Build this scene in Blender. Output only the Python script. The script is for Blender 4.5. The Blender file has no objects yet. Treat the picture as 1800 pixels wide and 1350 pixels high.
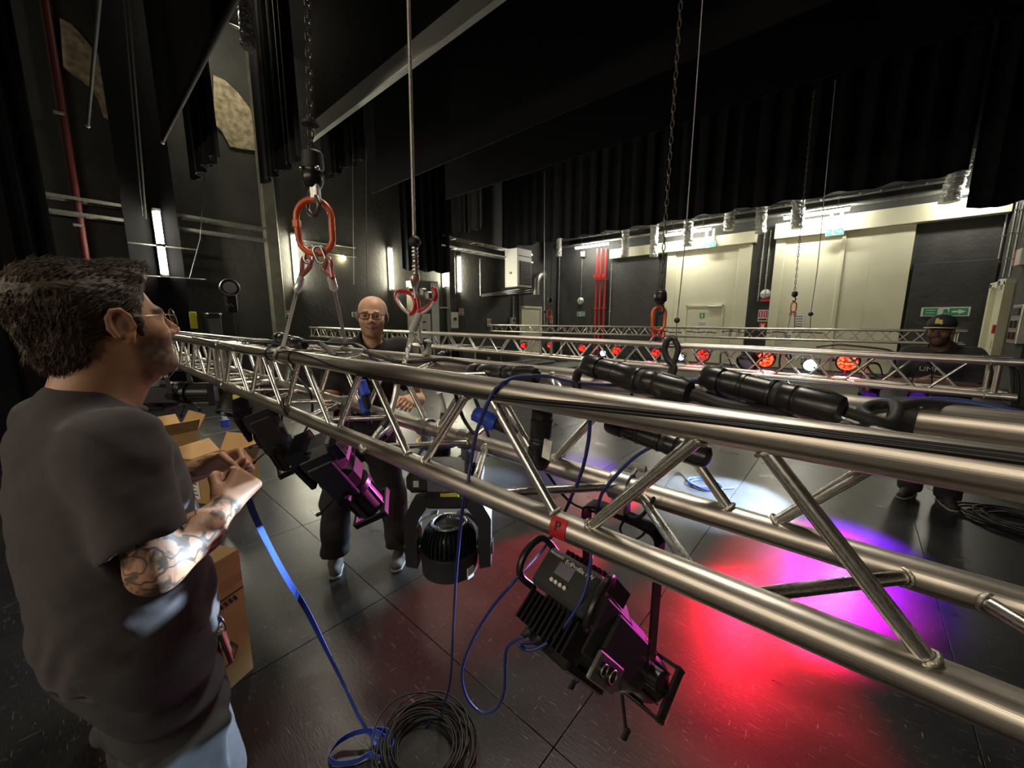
import bpy, bmesh, math, random
import numpy as np
from mathutils import Vector, Matrix
R = random.Random(7)
scene = bpy.context.scene
col = scene.collection
# ------------------------------------------------------------------ camera
F_PX, HZ, CAM_H, VPX = 676.0, 564.0, 1.65, 125.0
PITCH = math.atan((675 - HZ) / F_PX)
YAW = math.pi / 2 - math.atan((900 - VPX) / math.hypot(F_PX, 675 - HZ))
cam_d = bpy.data.cameras.new('camera'); cam = bpy.data.objects.new('camera', cam_d)
col.objects.link(cam)
cam.location = (0, 0, CAM_H)
cam.rotation_euler = (math.pi / 2 - PITCH, 0, YAW)
cam_d.sensor_fit = 'HORIZONTAL'; cam_d.sensor_width = 36.0
cam_d.lens = 36.0 * F_PX / 1800.0
cam_d.clip_start = 0.02; cam_d.clip_end = 200
scene.camera = cam
# ------------------------------------------------------------------ world, exposure, large lights
w = bpy.data.worlds.new('world'); scene.world = w; w.use_nodes = True
w.node_tree.nodes['Background'].inputs[0].default_value = (0.5, 0.55, 0.65, 1)
w.node_tree.nodes['Background'].inputs[1].default_value = 0.02
vs = scene.view_settings
vs.view_transform = 'Standard'; vs.look = 'None'; vs.gamma = 1.0; vs.use_curve_mapping = False
vs.exposure = 0.25

def area_light(name, loc, target, size, power, color, sizey=None):
    d = bpy.data.lights.new(name, 'AREA'); d.energy = power; d.color = color; d.size = size
    if sizey: d.shape = 'RECTANGLE'; d.size_y = sizey
    o = bpy.data.objects.new(name, d); col.objects.link(o); o.location = loc
    o.rotation_euler = (Vector(target) - Vector(loc)).to_track_quat('-Z', 'Y').to_euler()
    return o
def spot_light(name, loc, target, power, color, angle, blend=0.4, radius=0.04):
    d = bpy.data.lights.new(name, 'SPOT'); d.energy = power; d.color = color
    d.spot_size = math.radians(angle); d.spot_blend = blend; d.shadow_soft_size = radius
    o = bpy.data.objects.new(name, d); col.objects.link(o); o.location = loc
    o.rotation_euler = (Vector(target) - Vector(loc)).to_track_quat('-Z', 'Y').to_euler()
    return o
# house lights of the hall, up under the grid
for hx in (-4.5, -1.2, 2.2):   # lamps on the wall behind the camera, like those in view
    area_light('house_light', (hx, -6.1, 3.9), (hx * .6, 2.0, 1.0), 1.5, 72, (1.0, 0.85, 0.64), 0.5)
for hx, hy, pw in ((-6.0, 2.6, 90), (-1.5, 2.6, 70), (-2.0, 9.6, 60)):
    hl = area_light('house_light', (hx, hy, 6.6), (hx, hy, 0), 1.2, pw, (1.0, 0.9, 0.74)); hl.data.spread = math.radians(95)

# ------------------------------------------------------------------ pixel to place
_f3 = Vector((-math.sin(YAW) * math.cos(PITCH), math.cos(YAW) * math.cos(PITCH), -math.sin(PITCH)))
_r3 = Vector((math.cos(YAW), math.sin(YAW), 0))
_u3 = _r3.cross(_f3)
def ray(x, y): return _f3 + _r3 * ((x - 900) / F_PX) + _u3 * ((675 - y) / F_PX)
def P(x, y, Y=None, X=None, Z=None, d=None):
    """the place seen at photograph pixel x, y on a plane Y, X, Z or at depth d"""
    r = ray(x, y); c = Vector((0, 0, CAM_H))
    if Y is not None: return c + r * (Y / r.y)
    if X is not None: return c + r * (X / r.x)
    if Z is not None: return c + r * ((Z - CAM_H) / r.z)
    return c + r * d

# ------------------------------------------------------------------ materials
MATS = {}
def mat(name, colr, rough=0.5, metal=0.0, bump=None, var=None, emit=None, rvar=None, spec=None, stretch=None, coat=0.0, sheen=0.0):
    m = bpy.data.materials.new(name); m.use_nodes = True; nt = m.node_tree; N = nt.nodes; L = nt.links
    b = N['Principled BSDF']
    b.inputs['Base Color'].default_value = (*colr, 1); b.inputs['Roughness'].default_value = rough
    b.inputs['Metallic'].default_value = metal
    if spec is not None: b.inputs['Specular IOR Level'].default_value = spec
    if coat: b.inputs['Coat Weight'].default_value = coat
    if sheen: b.inputs['Sheen Weight'].default_value = sheen; b.inputs['Sheen Roughness'].default_value = 0.5
    if bump or var or rvar:
        tc = N.new('ShaderNodeTexCoord'); mp = N.new('ShaderNodeMapping'); L.new(tc.outputs['Object'], mp.inputs[0])
        if stretch: mp.inputs['Scale'].default_value = stretch
    if var:   # (scale, dark factor)
        n = N.new('ShaderNodeTexNoise'); n.inputs['Scale'].default_value = var[0]; n.inputs['Detail'].default_value = 6
        L.new(mp.outputs[0], n.inputs['Vector'])
        r = N.new('ShaderNodeValToRGB'); r.color_ramp.elements[0].position = 0.35; r.color_ramp.elements[1].position = 0.65
        r.color_ramp.elements[0].color = (*[c * var[1] for c in colr], 1); r.color_ramp.elements[1].color = (*colr, 1)
        L.new(n.outputs['Fac'], r.inputs[0]); L.new(r.outputs[0], b.inputs['Base Color'])
    if rvar:
        n = N.new('ShaderNodeTexNoise'); n.inputs['Scale'].default_value = rvar[0]; n.inputs['Detail'].default_value = 5
        L.new(mp.outputs[0], n.inputs['Vector'])
        mr = N.new('ShaderNodeMapRange'); mr.inputs[1].default_value = 0.3; mr.inputs[2].default_value = 0.7
        mr.inputs[3].default_value = rvar[1]; mr.inputs[4].default_value = rvar[2]
        L.new(n.outputs['Fac'], mr.inputs[0]); L.new(mr.outputs[0], b.inputs['Roughness'])
    if bump:  # (scale, strength, distance)
        n = N.new('ShaderNodeTexNoise'); n.inputs['Scale'].default_value = bump[0]; n.inputs['Detail'].default_value = 6
        L.new(mp.outputs[0], n.inputs['Vector'])
        bp = N.new('ShaderNodeBump'); bp.inputs['Strength'].default_value = bump[1]; bp.inputs['Distance'].default_value = bump[2]
        L.new(n.outputs['Fac'], bp.inputs['Height']); L.new(bp.outputs[0], b.inputs['Normal'])
    if emit:
        b.inputs['Emission Color'].default_value = (*emit[0], 1); b.inputs['Emission Strength'].default_value = emit[1]
    MATS[name] = m
    return m
mat('black_wall', (0.055, 0.055, 0.051), 0.75, bump=(9, 0.6, 0.02), var=(2.5, 0.75))
mat('ceiling_black', (0.012, 0.012, 0.013), 0.9)
mat('cream', (0.80, 0.77, 0.57), 0.55, bump=(30, 0.1, 0.003), var=(1.2, 0.93))
mat('cream_door', (0.74, 0.71, 0.54), 0.45)
mat('concrete', (0.20, 0.19, 0.15), 0.85, bump=(20, 0.4, 0.01), var=(4, 0.7))
mat('bare_stone', (0.60, 0.50, 0.34), 0.9, bump=(6, 1.0, 0.05), var=(7, 0.45))
mat('black_cloth', (0.0065, 0.0065, 0.0085), 0.95, bump=(60, 0.2, 0.004), spec=0.15)
mat('black_velour', (0.018, 0.018, 0.021), 0.92, bump=(60, 0.2, 0.004), spec=0.2)
mat('pipe_black', (0.008, 0.008, 0.009), 0.7, spec=0.2)
mat('grey_cloth', (0.5, 0.5, 0.47), 0.9, bump=(60, 0.2, 0.004))
mat('grey_beam', (0.5, 0.5, 0.47), 0.5, var=(3, 0.8))
mat('alu', (0.60, 0.56, 0.50), 0.36, 1.0, bump=(45, 0.10, 0.002), var=(18, 0.80), rvar=(22, 0.30, 0.46), stretch=(1, 1, 0.3))
mat('alu_brace', (0.70, 0.68, 0.64), 0.26, 1.0, bump=(60, 0.08, 0.001), rvar=(30, 0.2, 0.36))
mat('weld', (0.60, 0.57, 0.5), 0.4, 1.0, bump=(160, 0.8, 0.004))
mat('steel', (0.55, 0.55, 0.54), 0.35, 1.0, var=(30, 0.7))
mat('galv', (0.50, 0.50, 0.47), 0.45, 0.9, var=(25, 0.75))
mat('wire_rope', (0.42, 0.40, 0.38), 0.45, 0.9, bump=(240, 0.8, 0.003))
mat('chain_steel', (0.16, 0.14, 0.12), 0.45, 0.9, var=(40, 0.6))
mat('foil', (0.88, 0.87, 0.84), 0.34, 0.5, bump=(14, 1.0, 0.08))
mat('plastic', (0.012, 0.012, 0.013), 0.33, bump=(80, 0.08, 0.002))
mat('plastic_grey', (0.030, 0.030, 0.031), 0.5, bump=(220, 0.25, 0.001))
mat('rubber', (0.014, 0.014, 0.015), 0.6, bump=(90, 0.2, 0.002))
mat('cable_black', (0.010, 0.010, 0.011), 0.42)
mat('cable_blue', (0.020, 0.035, 0.16), 0.42)
mat('strap_blue', (0.07, 0.16, 0.75), 0.6, bump=(300, 0.3, 0.001))
mat('glove_blue', (0.02, 0.07, 0.55), 0.5)
mat('orange_paint', (0.78, 0.12, 0.025), 0.35, var=(30, 0.75))
mat('red_paint', (0.55, 0.03, 0.025), 0.4)
mat('red_dark', (0.09, 0.010, 0.012), 0.6)
mat('pink_thimble', (0.48, 0.20, 0.19), 0.4, 0.6)
mat('red_sleeve', (0.42, 0.015, 0.02), 0.3)
mat('clear_sleeve', (0.75, 0.76, 0.72), 0.2, 0.35, bump=(60, 0.4, 0.003))
mat('cardboard', (0.50, 0.31, 0.13), 0.8, bump=(60, 0.15, 0.002), var=(4, 0.85))
mat('cardboard_in', (0.36, 0.22, 0.10), 0.85)
mat('white_label', (0.80, 0.80, 0.76), 0.6)
mat('ink', (0.02, 0.018, 0.015), 0.7)
mat('gold_ink', (0.55, 0.36, 0.06), 0.4)
mat('yellow_label', (0.75, 0.70, 0.05), 0.5)
mat('red_tape', (0.45, 0.015, 0.02), 0.5)
mat('sign_green', (0.02, 0.30, 0.14), 0.4)
mat('sign_white', (0.78, 0.80, 0.76), 0.5)
mat('sign_red', (0.50, 0.03, 0.03), 0.5)
mat('sign_lit', (0.02, 0.35, 0.22), 0.4, emit=((0.10, 0.85, 0.55), 0.9))
mat('tube_emit', (1, 1, 1), 0.4, emit=((1.0, 0.94, 0.70), 105))
mat('tube_emit_cool', (1, 1, 1), 0.4, emit=((1.0, 0.97, 0.84), 120))
mat('bulb_emit', (1, 1, 1), 0.4, emit=((1.0, 0.86, 0.45), 50))
mat('lens_red', (0.4, 0.01, 0.01), 0.3, emit=((1.0, 0.03, 0.012), 1.5))
mat('lens_red_hot', (0.4, 0.01, 0.01), 0.3, emit=((1.0, 0.07, 0.02), 3.2))
mat('lens_white', (0.5, 0.6, 0.6), 0.3, emit=((0.62, 0.86, 1.0), 16))
mat('lens_purple', (0.02, 0.01, 0.03), 0.3, emit=((0.25, 0.02, 1.0), 0.12))
mat('lens_dead', (0.30, 0.26, 0.30), 0.08, 0.0, coat=1.0)
mat('screen', (0.16, 0.16, 0.20), 0.15)
mat('ac_white', (0.72, 0.73, 0.70), 0.45)
mat('grille_grey', (0.09, 0.09, 0.085), 0.7)
mat('case_black', (0.018, 0.018, 0.02), 0.5)
mat('wood', (0.22, 0.13, 0.06), 0.6, var=(12, 0.6), stretch=(1, 6, 1))
mat('white_plastic', (0.75, 0.74, 0.68), 0.4)
mat('cream_plastic', (0.65, 0.58, 0.38), 0.5)
mat('tissue_pink', (0.55, 0.10, 0.20), 0.5)

for nm in ('lens_red', 'lens_red_hot'):   # LED cells in the lit lenses
    nt = MATS[nm].node_tree; b = nt.nodes['Principled BSDF']; tc = nt.nodes.new('ShaderNodeTexCoord'); vo = nt.nodes.new('ShaderNodeTexVoronoi'); vo.inputs['Scale'].default_value = 42
    nt.links.new(tc.outputs['Object'], vo.inputs['Vector']); mr = nt.nodes.new('ShaderNodeMapRange'); mr.inputs[1].default_value = .25; mr.inputs[2].default_value = .65
    e = b.inputs['Emission Strength'].default_value; mr.inputs[3].default_value = e * 1.5; mr.inputs[4].default_value = e * .12
    nt.links.new(vo.outputs['Distance'], mr.inputs[0]); nt.links.new(mr.outputs[0], b.inputs['Emission Strength'])

def floor_material():
    m = bpy.data.materials.new('stage_floor'); m.use_nodes = True; nt = m.node_tree; N = nt.nodes; L = nt.links
    b = N['Principled BSDF']
    geo = N.new('ShaderNodeNewGeometry')
    def noise(sc, rot, scale, detail, rough=.5):
        mq = N.new('ShaderNodeMapping'); mq.inputs['Scale'].default_value = sc; mq.inputs['Rotation'].default_value = (0, 0, rot); L.new(geo.outputs['Position'], mq.inputs[0])
        nq = N.new('ShaderNodeTexNoise'); nq.inputs['Scale'].default_value = scale; nq.inputs['Detail'].default_value = detail; nq.inputs['Roughness'].default_value = rough
        L.new(mq.outputs[0], nq.inputs['Vector']); return nq.outputs['Fac']
    def rng(src, a, b_, c, d):
        mr = N.new('ShaderNodeMapRange'); mr.clamp = True
        for k, v in zip((1, 2, 3, 4), (a, b_, c, d)): mr.inputs[k].default_value = v
        L.new(src, mr.inputs[0]); return mr.outputs[0]
    prev = None
    for (rot, sc_, th) in ((-0.5, (7, 90, 1), .68), (0.9, (85, 8, 1), .69), (0.1, (14, 130, 1), .67), (0.4, (90, 90, 1), .72)):   # short pale scuffs in several directions
        f = rng(noise(sc_, rot, 1.5, 2), th, th + .05, 0, 1)
        if prev is None: prev = f
        else:
            mm = N.new('ShaderNodeMath'); mm.operation = 'MAXIMUM'; L.new(prev, mm.inputs[0]); L.new(f, mm.inputs[1]); prev = mm.outputs[0]
    mc0 = N.new('ShaderNodeMix'); mc0.data_type = 'RGBA'; L.new(rng(noise((1, 1, 1), 0, 1.4, 6), .35, .7, 0, 1), mc0.inputs[0])
    mc0.inputs[6].default_value = (.009, .009, .011, 1); mc0.inputs[7].default_value = (.020, .020, .022, 1)
    mc = N.new('ShaderNodeMix'); mc.data_type = 'RGBA'; L.new(prev, mc.inputs[0]); L.new(mc0.outputs[2], mc.inputs[6]); mc.inputs[7].default_value = (.10, .097, .093, 1)
    L.new(mc.outputs[2], b.inputs['Base Color'])
    L.new(rng(noise((1, 2, 1), .6, 3, 0), .2, .8, .27, .33), b.inputs['Roughness'])
    b.inputs['Specular IOR Level'].default_value = 0.55
    bp = N.new('ShaderNodeBump'); bp.inputs['Strength'].default_value = 0.4; bp.inputs['Distance'].default_value = 0.0015
    L.new(noise((.5, 2.6, 1), .3, 60, 3), bp.inputs['Height']); L.new(bp.outputs[0], b.inputs['Normal'])
    MATS['floor'] = m
floor_material()

# ------------------------------------------------------------------ objects
def tag(o, label=None, cat=None, group=None, kind=None):
    if label: o['label'] = label
    if cat: o['category'] = cat
    if group: o['group'] = group
    if kind: o['kind'] = kind
    return o
ORG = {}
def thing(name, loc, label, cat, group=None, rz=0.0):
    o = bpy.data.objects.new(name, None); o.empty_display_size = 0.1
    col.objects.link(o); o.location = loc; o.rotation_euler = (0, 0, rz)
    ORG[o.name] = Matrix.Translation(Vector(loc)) @ Matrix.Rotation(rz, 4, 'Z')
    tag(o, label, cat, group)
    return o
def frame_axes(d):
    d = Vector(d).normalized()
    a = Vector((0, 0, 1)) if abs(d.z) < 0.92 else Vector((1, 0, 0))
    s = d.cross(a).normalized(); t = s.cross(d).normalized()
    return d, s, t
class MB:
    def __init__(s): s.v = []; s.f = []; s.mi = []; s.m = 0
    def add(s, vs, fs):
        o = len(s.v); s.v += [tuple(p) for p in vs]
        for f in fs: s.f.append([i + o for i in f]); s.mi.append(s.m)
        return s
    def box(s, c, size, M=None, bev=0.0):
        c = Vector(c); hx, hy, hz = [a / 2 for a in size]; M = M or Matrix.Identity(3)
        if bev <= 0:
            vs = [c + M @ Vector((x * hx, y * hy, z * hz)) for x in (-1, 1) for y in (-1, 1) for z in (-1, 1)]
            return s.add(vs, [(0, 1, 3, 2), (4, 6, 7, 5), (0, 4, 5, 1), (2, 3, 7, 6), (0, 2, 6, 4), (1, 5, 7, 3)])
        b = min(bev, hx * .9, hy * .9, hz * .9)   # chamfered box
        vs = []; idx = {}
        for x in (-1, 1):
            for y in (-1, 1):
                for z in (-1, 1):
                    for k in range(3):
                        p = [x * (hx - b), y * (hy - b), z * (hz - b)]; p[k] = (x * hx, y * hy, z * hz)[k]
                        idx[(x, y, z, k)] = len(vs); vs.append(c + M @ Vector(p))
        fs = []
        for k in range(3):
            a, b2 = [(1, 2), (2, 0), (0, 1)][k]
            for sgn in (-1, 1):
                q = []
                for (u, v) in ((-1, -1), (1, -1), (1, 1), (-1, 1)):
                    t = [0, 0, 0]; t[k] = sgn; t[a] = u; t[b2] = v; q.append(idx[(*t, k)])
                fs.append(q if sgn > 0 else q[::-1])
            for u in (-1, 1):
                for v in (-1, 1):
                    q = []
                    for (sg, kk) in ((-1, a), (1, a), (1, b2), (-1, b2)):
                        t = [0, 0, 0]; t[k] = sg; t[a] = u; t[b2] = v; q.append(idx[(*t, kk)])
                    fs.append(q if u * v < 0 else q[::-1])
        for x in (-1, 1):
            for y in (-1, 1):
                for z in (-1, 1):
                    q = [idx[(x, y, z, k)] for k in range(3)]
                    fs.append(q if x * y * z > 0 else q[::-1])
        return s.add(vs, fs)
    def cyl(s, a, b, r0, r1=None, n=16, cap=True):
        r1 = r0 if r1 is None else r1; a = Vector(a); b = Vector(b); d, u, t = frame_axes(b - a)
        vs = []
        for (p, r) in ((a, r0), (b, r1)):
            for i in range(n):
                q = 2 * math.pi * i / n; vs.append(p + (u * math.cos(q) + t * math.sin(q)) * r)
        fs = [(i, i + n, (i + 1) % n + n, (i + 1) % n) for i in range(n)]
        if cap: fs += [list(range(n)), list(range(2 * n - 1, n - 1, -1))]
        return s.add(vs, fs)
    def lathe(s, a, d, prof, n=20, cap=True):
        a = Vector(a); d, u, t = frame_axes(d); vs = []; k = len(prof)
        for (h, r) in prof:
            for i in range(n):
                q = 2 * math.pi * i / n; vs.append(a + d * h + (u * math.cos(q) + t * math.sin(q)) * max(r, 1e-4))
        fs = []
        for j in range(k - 1):
            for i in range(n): fs.append((j * n + i, (j + 1) * n + i, (j + 1) * n + (i + 1) % n, j * n + (i + 1) % n))
        if cap: fs += [list(range(n)), list(range(k * n - 1, (k - 1) * n - 1, -1))]
        return s.add(vs, fs)
    def sphere(s, c, r, n=16, m=10, sc=(1, 1, 1)):
        c = Vector(c); vs = []
        for j in range(m + 1):
            th = math.pi * j / m
            for i in range(n):
                q = 2 * math.pi * i / n
                vs.append(c + Vector((r * sc[0] * math.sin(th) * math.cos(q), r * sc[1] * math.sin(th) * math.sin(q), r * sc[2] * math.cos(th))))
        fs = []
        for j in range(m):
            for i in range(n): fs.append((j * n + i, (j + 1) * n + i, (j + 1) * n + (i + 1) % n, j * n + (i + 1) % n))
        return s.add(vs, fs)
    def tube(s, pts, r, n=8, closed=False, cap=True):
        pts = [Vector(p) for p in pts]; k = len(pts); rs = r if isinstance(r, (list, tuple)) else [r] * k
        vs = []; u = None
        for i, p in enumerate(pts):
            if closed: d = pts[(i + 1) % k] - pts[i - 1]
            else: d = pts[min(i + 1, k - 1)] - pts[max(i - 1, 0)]
            d.normalize()
            if u is None: _, u, _t = frame_axes(d)
            u = (u - d * u.dot(d)); u.normalize(); t = d.cross(u)
            for j in range(n):
                q = 2 * math.pi * j / n; vs.append(p + (u * math.cos(q) + t * math.sin(q)) * rs[i])
        fs = []
        for i in range(k if closed else k - 1):
            a = i * n; b = ((i + 1) % k) * n
            for j in range(n): fs.append((a + j, a + (j + 1) % n, b + (j + 1) % n, b + j))
        if cap and not closed: fs += [list(range(n - 1, -1, -1)), list(range((k - 1) * n, k * n))]
        return s.add(vs, fs)
    def prism(s, pts, d):
        """closed outline of 3d points extruded along vector d"""
        pts = [Vector(p) for p in pts]; d = Vector(d); k = len(pts)
        vs = pts + [p + d for p in pts]
        fs = [list(range(k - 1, -1, -1)), list(range(k, 2 * k))] + [(i, (i + 1) % k, (i + 1) % k + k, i + k) for i in range(k)]
        return s.add(vs, fs)
    def strip(s, pts, w, th, side=None):
        """flat band along pts; side = width direction(s)"""
        pts = [Vector(p) for p in pts]; k = len(pts); vs = []
        for i, p in enumerate(pts):
            d = (pts[min(i + 1, k - 1)] - pts[max(i - 1, 0)]).normalized()
            sd = Vector(side[i]) if isinstance(side, list) else Vector(side)
            sd = (sd - d * sd.dot(d)).normalized(); nn = d.cross(sd)
            for (a, b) in ((-1, -1), (1, -1), (1, 1), (-1, 1)): vs.append(p + sd * (a * w / 2) + nn * (b * th / 2))
        fs = []
        for i in range(k - 1):
            for j in range(4): fs.append((i * 4 + j, i * 4 + (j + 1) % 4, i * 4 + 4 + (j + 1) % 4, i * 4 + 4 + j))
        fs += [(3, 2, 1, 0), (k * 4 - 4, k * 4 - 3, k * 4 - 2, k * 4 - 1)]
        return s.add(vs, fs)
    def build(s, name, m, parent=None, smooth=None, label=None, world=True):
        me = bpy.data.meshes.new(name)
        vs = s.v
        if parent is not None and world:
            M = ORG.get(parent.name, Matrix.Identity(4)).inverted()
            vs = [tuple(M @ Vector(p)) for p in s.v]
        me.from_pydata(vs, [], s.f)
        ms = m if isinstance(m, (list, tuple)) else [m]
        for q in ms: me.materials.append(MATS[q])
        if len(ms) > 1: me.polygons.foreach_set('material_index', s.mi)
        bm = bmesh.new(); bm.from_mesh(me); bmesh.ops.recalc_face_normals(bm, faces=bm.faces); bm.to_mesh(me); bm.free()
        if smooth is not None:
            me.shade_smooth(); me.set_sharp_from_angle(angle=math.radians(smooth))
        o = bpy.data.objects.new(name, me); col.objects.link(o)
        if parent is not None:
            o.parent = parent; ORG[o.name] = ORG.get(parent.name, Matrix.Identity(4))
        if label: o['label'] = label
        return o
def share(name, me, parent, M):
    """one more object on existing mesh data, M in world space"""
    o = bpy.data.objects.new(name, me); col.objects.link(o)
    if parent is not None:
        o.parent = parent; o.matrix_local = ORG[parent.name].inverted() @ M
    else: o.matrix_local = M
    return o
def copy_tree(o, loc, rz=None, label=None, group=None):
    c = o.copy(); col.objects.link(c); c.location = loc
    if rz is not None: c.rotation_euler = (0, 0, rz)
    if label: c['label'] = label
    if group: c['group'] = group
    for ch in o.children:
        d = ch.copy(); col.objects.link(d); d.parent = c
        for g in ch.children:
            e = g.copy(); col.objects.link(e); e.parent = d
    return c
def smooth_path(pts, n=8):
    """Catmull-Rom through pts"""
    pts = [Vector(p) for p in pts]; out = []
    k = len(pts)
    for i in range(k - 1):
        p0 = pts[max(i - 1, 0)]; p1 = pts[i]; p2 = pts[i + 1]; p3 = pts[min(i + 2, k - 1)]
        for j in range(n):
            t = j / n
            out.append(0.5 * ((2 * p1) + (p2 - p0) * t + (2 * p0 - 5 * p1 + 4 * p2 - p3) * t * t + (3 * p1 - p0 - 3 * p2 + p3) * t ** 3))
    out.append(pts[-1]); return out
def text_mesh(name, body, size, M, m, parent, depth=0.0004):
    cu = bpy.data.curves.new(name, 'FONT'); cu.body = body; cu.size = size; cu.align_x = 'CENTER'; cu.align_y = 'CENTER'
    cu.extrude = depth; cu.resolution_u = 2
    t = bpy.data.objects.new(name, cu); me = bpy.data.meshes.new_from_object(t); bpy.data.objects.remove(t)
    me.name = name; me.materials.clear(); me.materials.append(MATS[m])
    o = share(name, me, parent, M); return o
def basis(o, x, y, z=None):
    x = Vector(x).normalized(); y = Vector(y); y = (y - x * y.dot(x)).normalized(); z = x.cross(y)
    return Matrix.Translation(Vector(o)) @ Matrix((x, y, z)).transposed().to_4x4()
def tagged(o, label, cat, group=None): return tag(o, label, cat, group)
# ================================================================== THE SETTING
XL, YR, XS, ZC = -11.8, 16.8, 2.75, 8.5
def struct(mb, name, m, parent=None, smooth=None):
    o = mb.build(name, m, parent, smooth)
    if parent is None: o['kind'] = 'structure'
    return o
floor = struct(MB().box((-2.4, 5.2, -0.116), (19.4, 23.6, 0.2)), 'floor', 'rubber')
ORG[floor.name] = Matrix.Identity(4)
pm = MB().box((0, 0, 0), (1.2465, 2.4965, 0.016), bev=0.0012)
p0 = pm.build('floor_panel', 'floor', floor); p0.location = (0, 0, -50)
first = True
for i in range(-9, 6):
    for j in range(-3, 7):
        cx = -0.71 + 1.25 * i + 0.625; cy = 1.05 + 2.5 * j + 1.25
        if cx < XL + 0.3 or cx > 6.9 or cy > YR or cy < -6.3: continue
        dz = -0.008 - R.random() * 0.0006
        if first: p0.location = (cx, cy, dz); first = False
        else: share('floor_panel', p0.data, floor, Matrix.Translation((cx, cy, dz)))
struct(MB().box((-2.4, 5.2, ZC + 0.1), (19.4, 23.6, 0.2)), 'ceiling', 'ceiling_black')
wl = struct(MB().box((XL - 0.15, 5.2, ZC / 2), (0.3, 23.6, ZC)), 'wall_left', 'black_wall'); ORG[wl.name] = Matrix.Identity(4)
wr = struct(MB().box(((XL + XS) / 2, YR + 0.15, ZC / 2), (XS - XL + 0.6, 0.3, ZC)), 'wall_right', 'black_wall'); ORG[wr.name] = Matrix.Identity(4)
ws = struct(MB().box((XS + 0.15, 13.9, ZC / 2), (0.3, 5.8, ZC)), 'wall_side', 'black_wall'); ORG[ws.name] = Matrix.Identity(4)
struct(MB().box((5.0, 11.15, ZC / 2), (4.2, 0.3, ZC)), 'wall_return', 'black_wall')
struct(MB().box((7.15, 2.3, ZC / 2), (0.3, 17.5, ZC)), 'wall_near', 'black_wall')
struct(MB().box((-2.4, -6.45, ZC / 2), (19.4, 0.3, ZC)), 'wall_front', 'black_wall')
# concrete column on the left wall, dark pier and pilaster strips
struct(MB().box((XL + 0.12, 3.72, ZC / 2), (0.24, 0.30, ZC), bev=0.02), 'wall_pilaster', 'concrete')
struct(MB().box((XL + 0.10, 9.72, 3.2), (0.20, 0.30, 6.4), bev=0.02), 'wall_pilaster', 'black_wall')
struct(MB().box((XS - 0.16, 12.55, 1.7), (0.32, 1.1, 3.4), bev=0.01), 'wall_pier', 'black_wall')
# rebated bay behind the red pipes
struct(MB().box((-7.55, YR - 0.06, 2.2), (2.1, 0.12, 4.4), bev=0.01), 'wall_panel', 'black_wall')
struct(MB().box((1.9, YR - 0.05, 1.65), (1.6, 0.10, 3.3), bev=0.01), 'wall_panel', 'black_wall')
# patches of bare stone where the black paint stops
def stone_patch(pts, X):
    mb = MB(); q = [P(x, y, X=X) for (x, y) in pts]
    mb.prism(q, (0.05, 0, 0)); return mb.build('bare_stone', 'bare_stone', wl)
stone_patch([(105, 34), (125, 44), (142, 62), (160, 84), (180, 105), (188, 140), (192, 180), (194, 213), (182, 206), (172, 175), (158, 155), (145, 143), (128, 132), (111, 118)], XL + 0.02)
stone_patch([(374, 133), (395, 143), (418, 165), (437, 190), (449, 222), (448, 265), (425, 262), (404, 258), (390, 232), (376, 218)], XL + 0.02)
stone_patch([(322, 190), (330, 172), (330, 192)], XL + 0.02)

# --- gates and doors in the right wall
def wall_box(mb, x0, x1, z0, z1, y0, y1, bev=0.0):
    return mb.box(((x0 + x1) / 2, (y0 + y1) / 2, (z0 + z1) / 2), (abs(x1 - x0), abs(y1 - y0), z1 - z0), bev=bev)
g1 = struct(wall_box(MB(), -6.14, -3.12, 0, 4.42, YR - 0.10, YR), 'door_1', 'cream'); ORG[g1.name] = Matrix.Identity(4)
for (x0, x1) in ((-6.14, -5.78), (-3.52, -3.12)): wall_box(MB(), x0, x1, 0, 4.42, YR - 0.16, YR - 0.10, 0.005).build('jamb', 'cream', g1)
d = wall_box(MB(), -5.20, -3.95, 0.02, 2.20, YR - 0.125, YR - 0.10, 0.004).build('wicket_door', 'cream', g1)
m = MB()
wall_box(m, -5.27, -5.21, 0, 2.27, YR - 0.15, YR - 0.10); wall_box(m, -3.94, -3.88, 0, 2.27, YR - 0.15, YR - 0.10); wall_box(m, -5.27, -3.88, 2.21, 2.27, YR - 0.15, YR - 0.10)
m.build('frame', 'cream_door', g1)
wall_box(MB(), -4.45, -3.90, 2.17, 2.23, YR - 0.2, YR - 0.13, 0.01).build('door_closer', 'galv', g1)
m = MB(); wall_box(m, -4.72, -4.54, 1.76, 1.96, YR - 0.132, YR - 0.126); m.build('exit_pictogram', 'sign_green', g1)
m = MB(); wall_box(m, -4.66, -4.60, 1.79, 1.93, YR - 0.135, YR - 0.132); m.build('pictogram_figure', 'sign_white', g1)
m = MB(); wall_box(m, -4.80, -4.42, 1.44, 1.62, YR - 0.130, YR - 0.126); m.build('notice', 'sign_white', g1)
for k in range(2): wall_box(MB(), -4.74, -4.48, 1.49 + .06 * k, 1.51 + .06 * k, YR - 0.132, YR - 0.130).build('print_line', 'ink', g1)
struct(wall_box(MB(), -8.7, -3.0, 4.42, 4.82, YR - 0.30, YR, 0.01), 'trim_1', 'cream')
g2 = struct(wall_box(MB(), -2.40, 1.02, 0, 4.45, YR - 0.10, YR), 'door_2', 'cream'); ORG[g2.name] = Matrix.Identity(4)
for (x0, x1) in ((-2.40, -2.12), (-0.62, -0.52)): wall_box(MB(), x0, x1, 0, 4.45, YR - 0.15, YR - 0.10, 0.005).build('jamb', 'cream', g2)
wall_box(MB(), 0.10, 0.12, 0, 4.45, YR - 0.105, YR - 0.10).build('seam', 'cream_door', g2)
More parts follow.
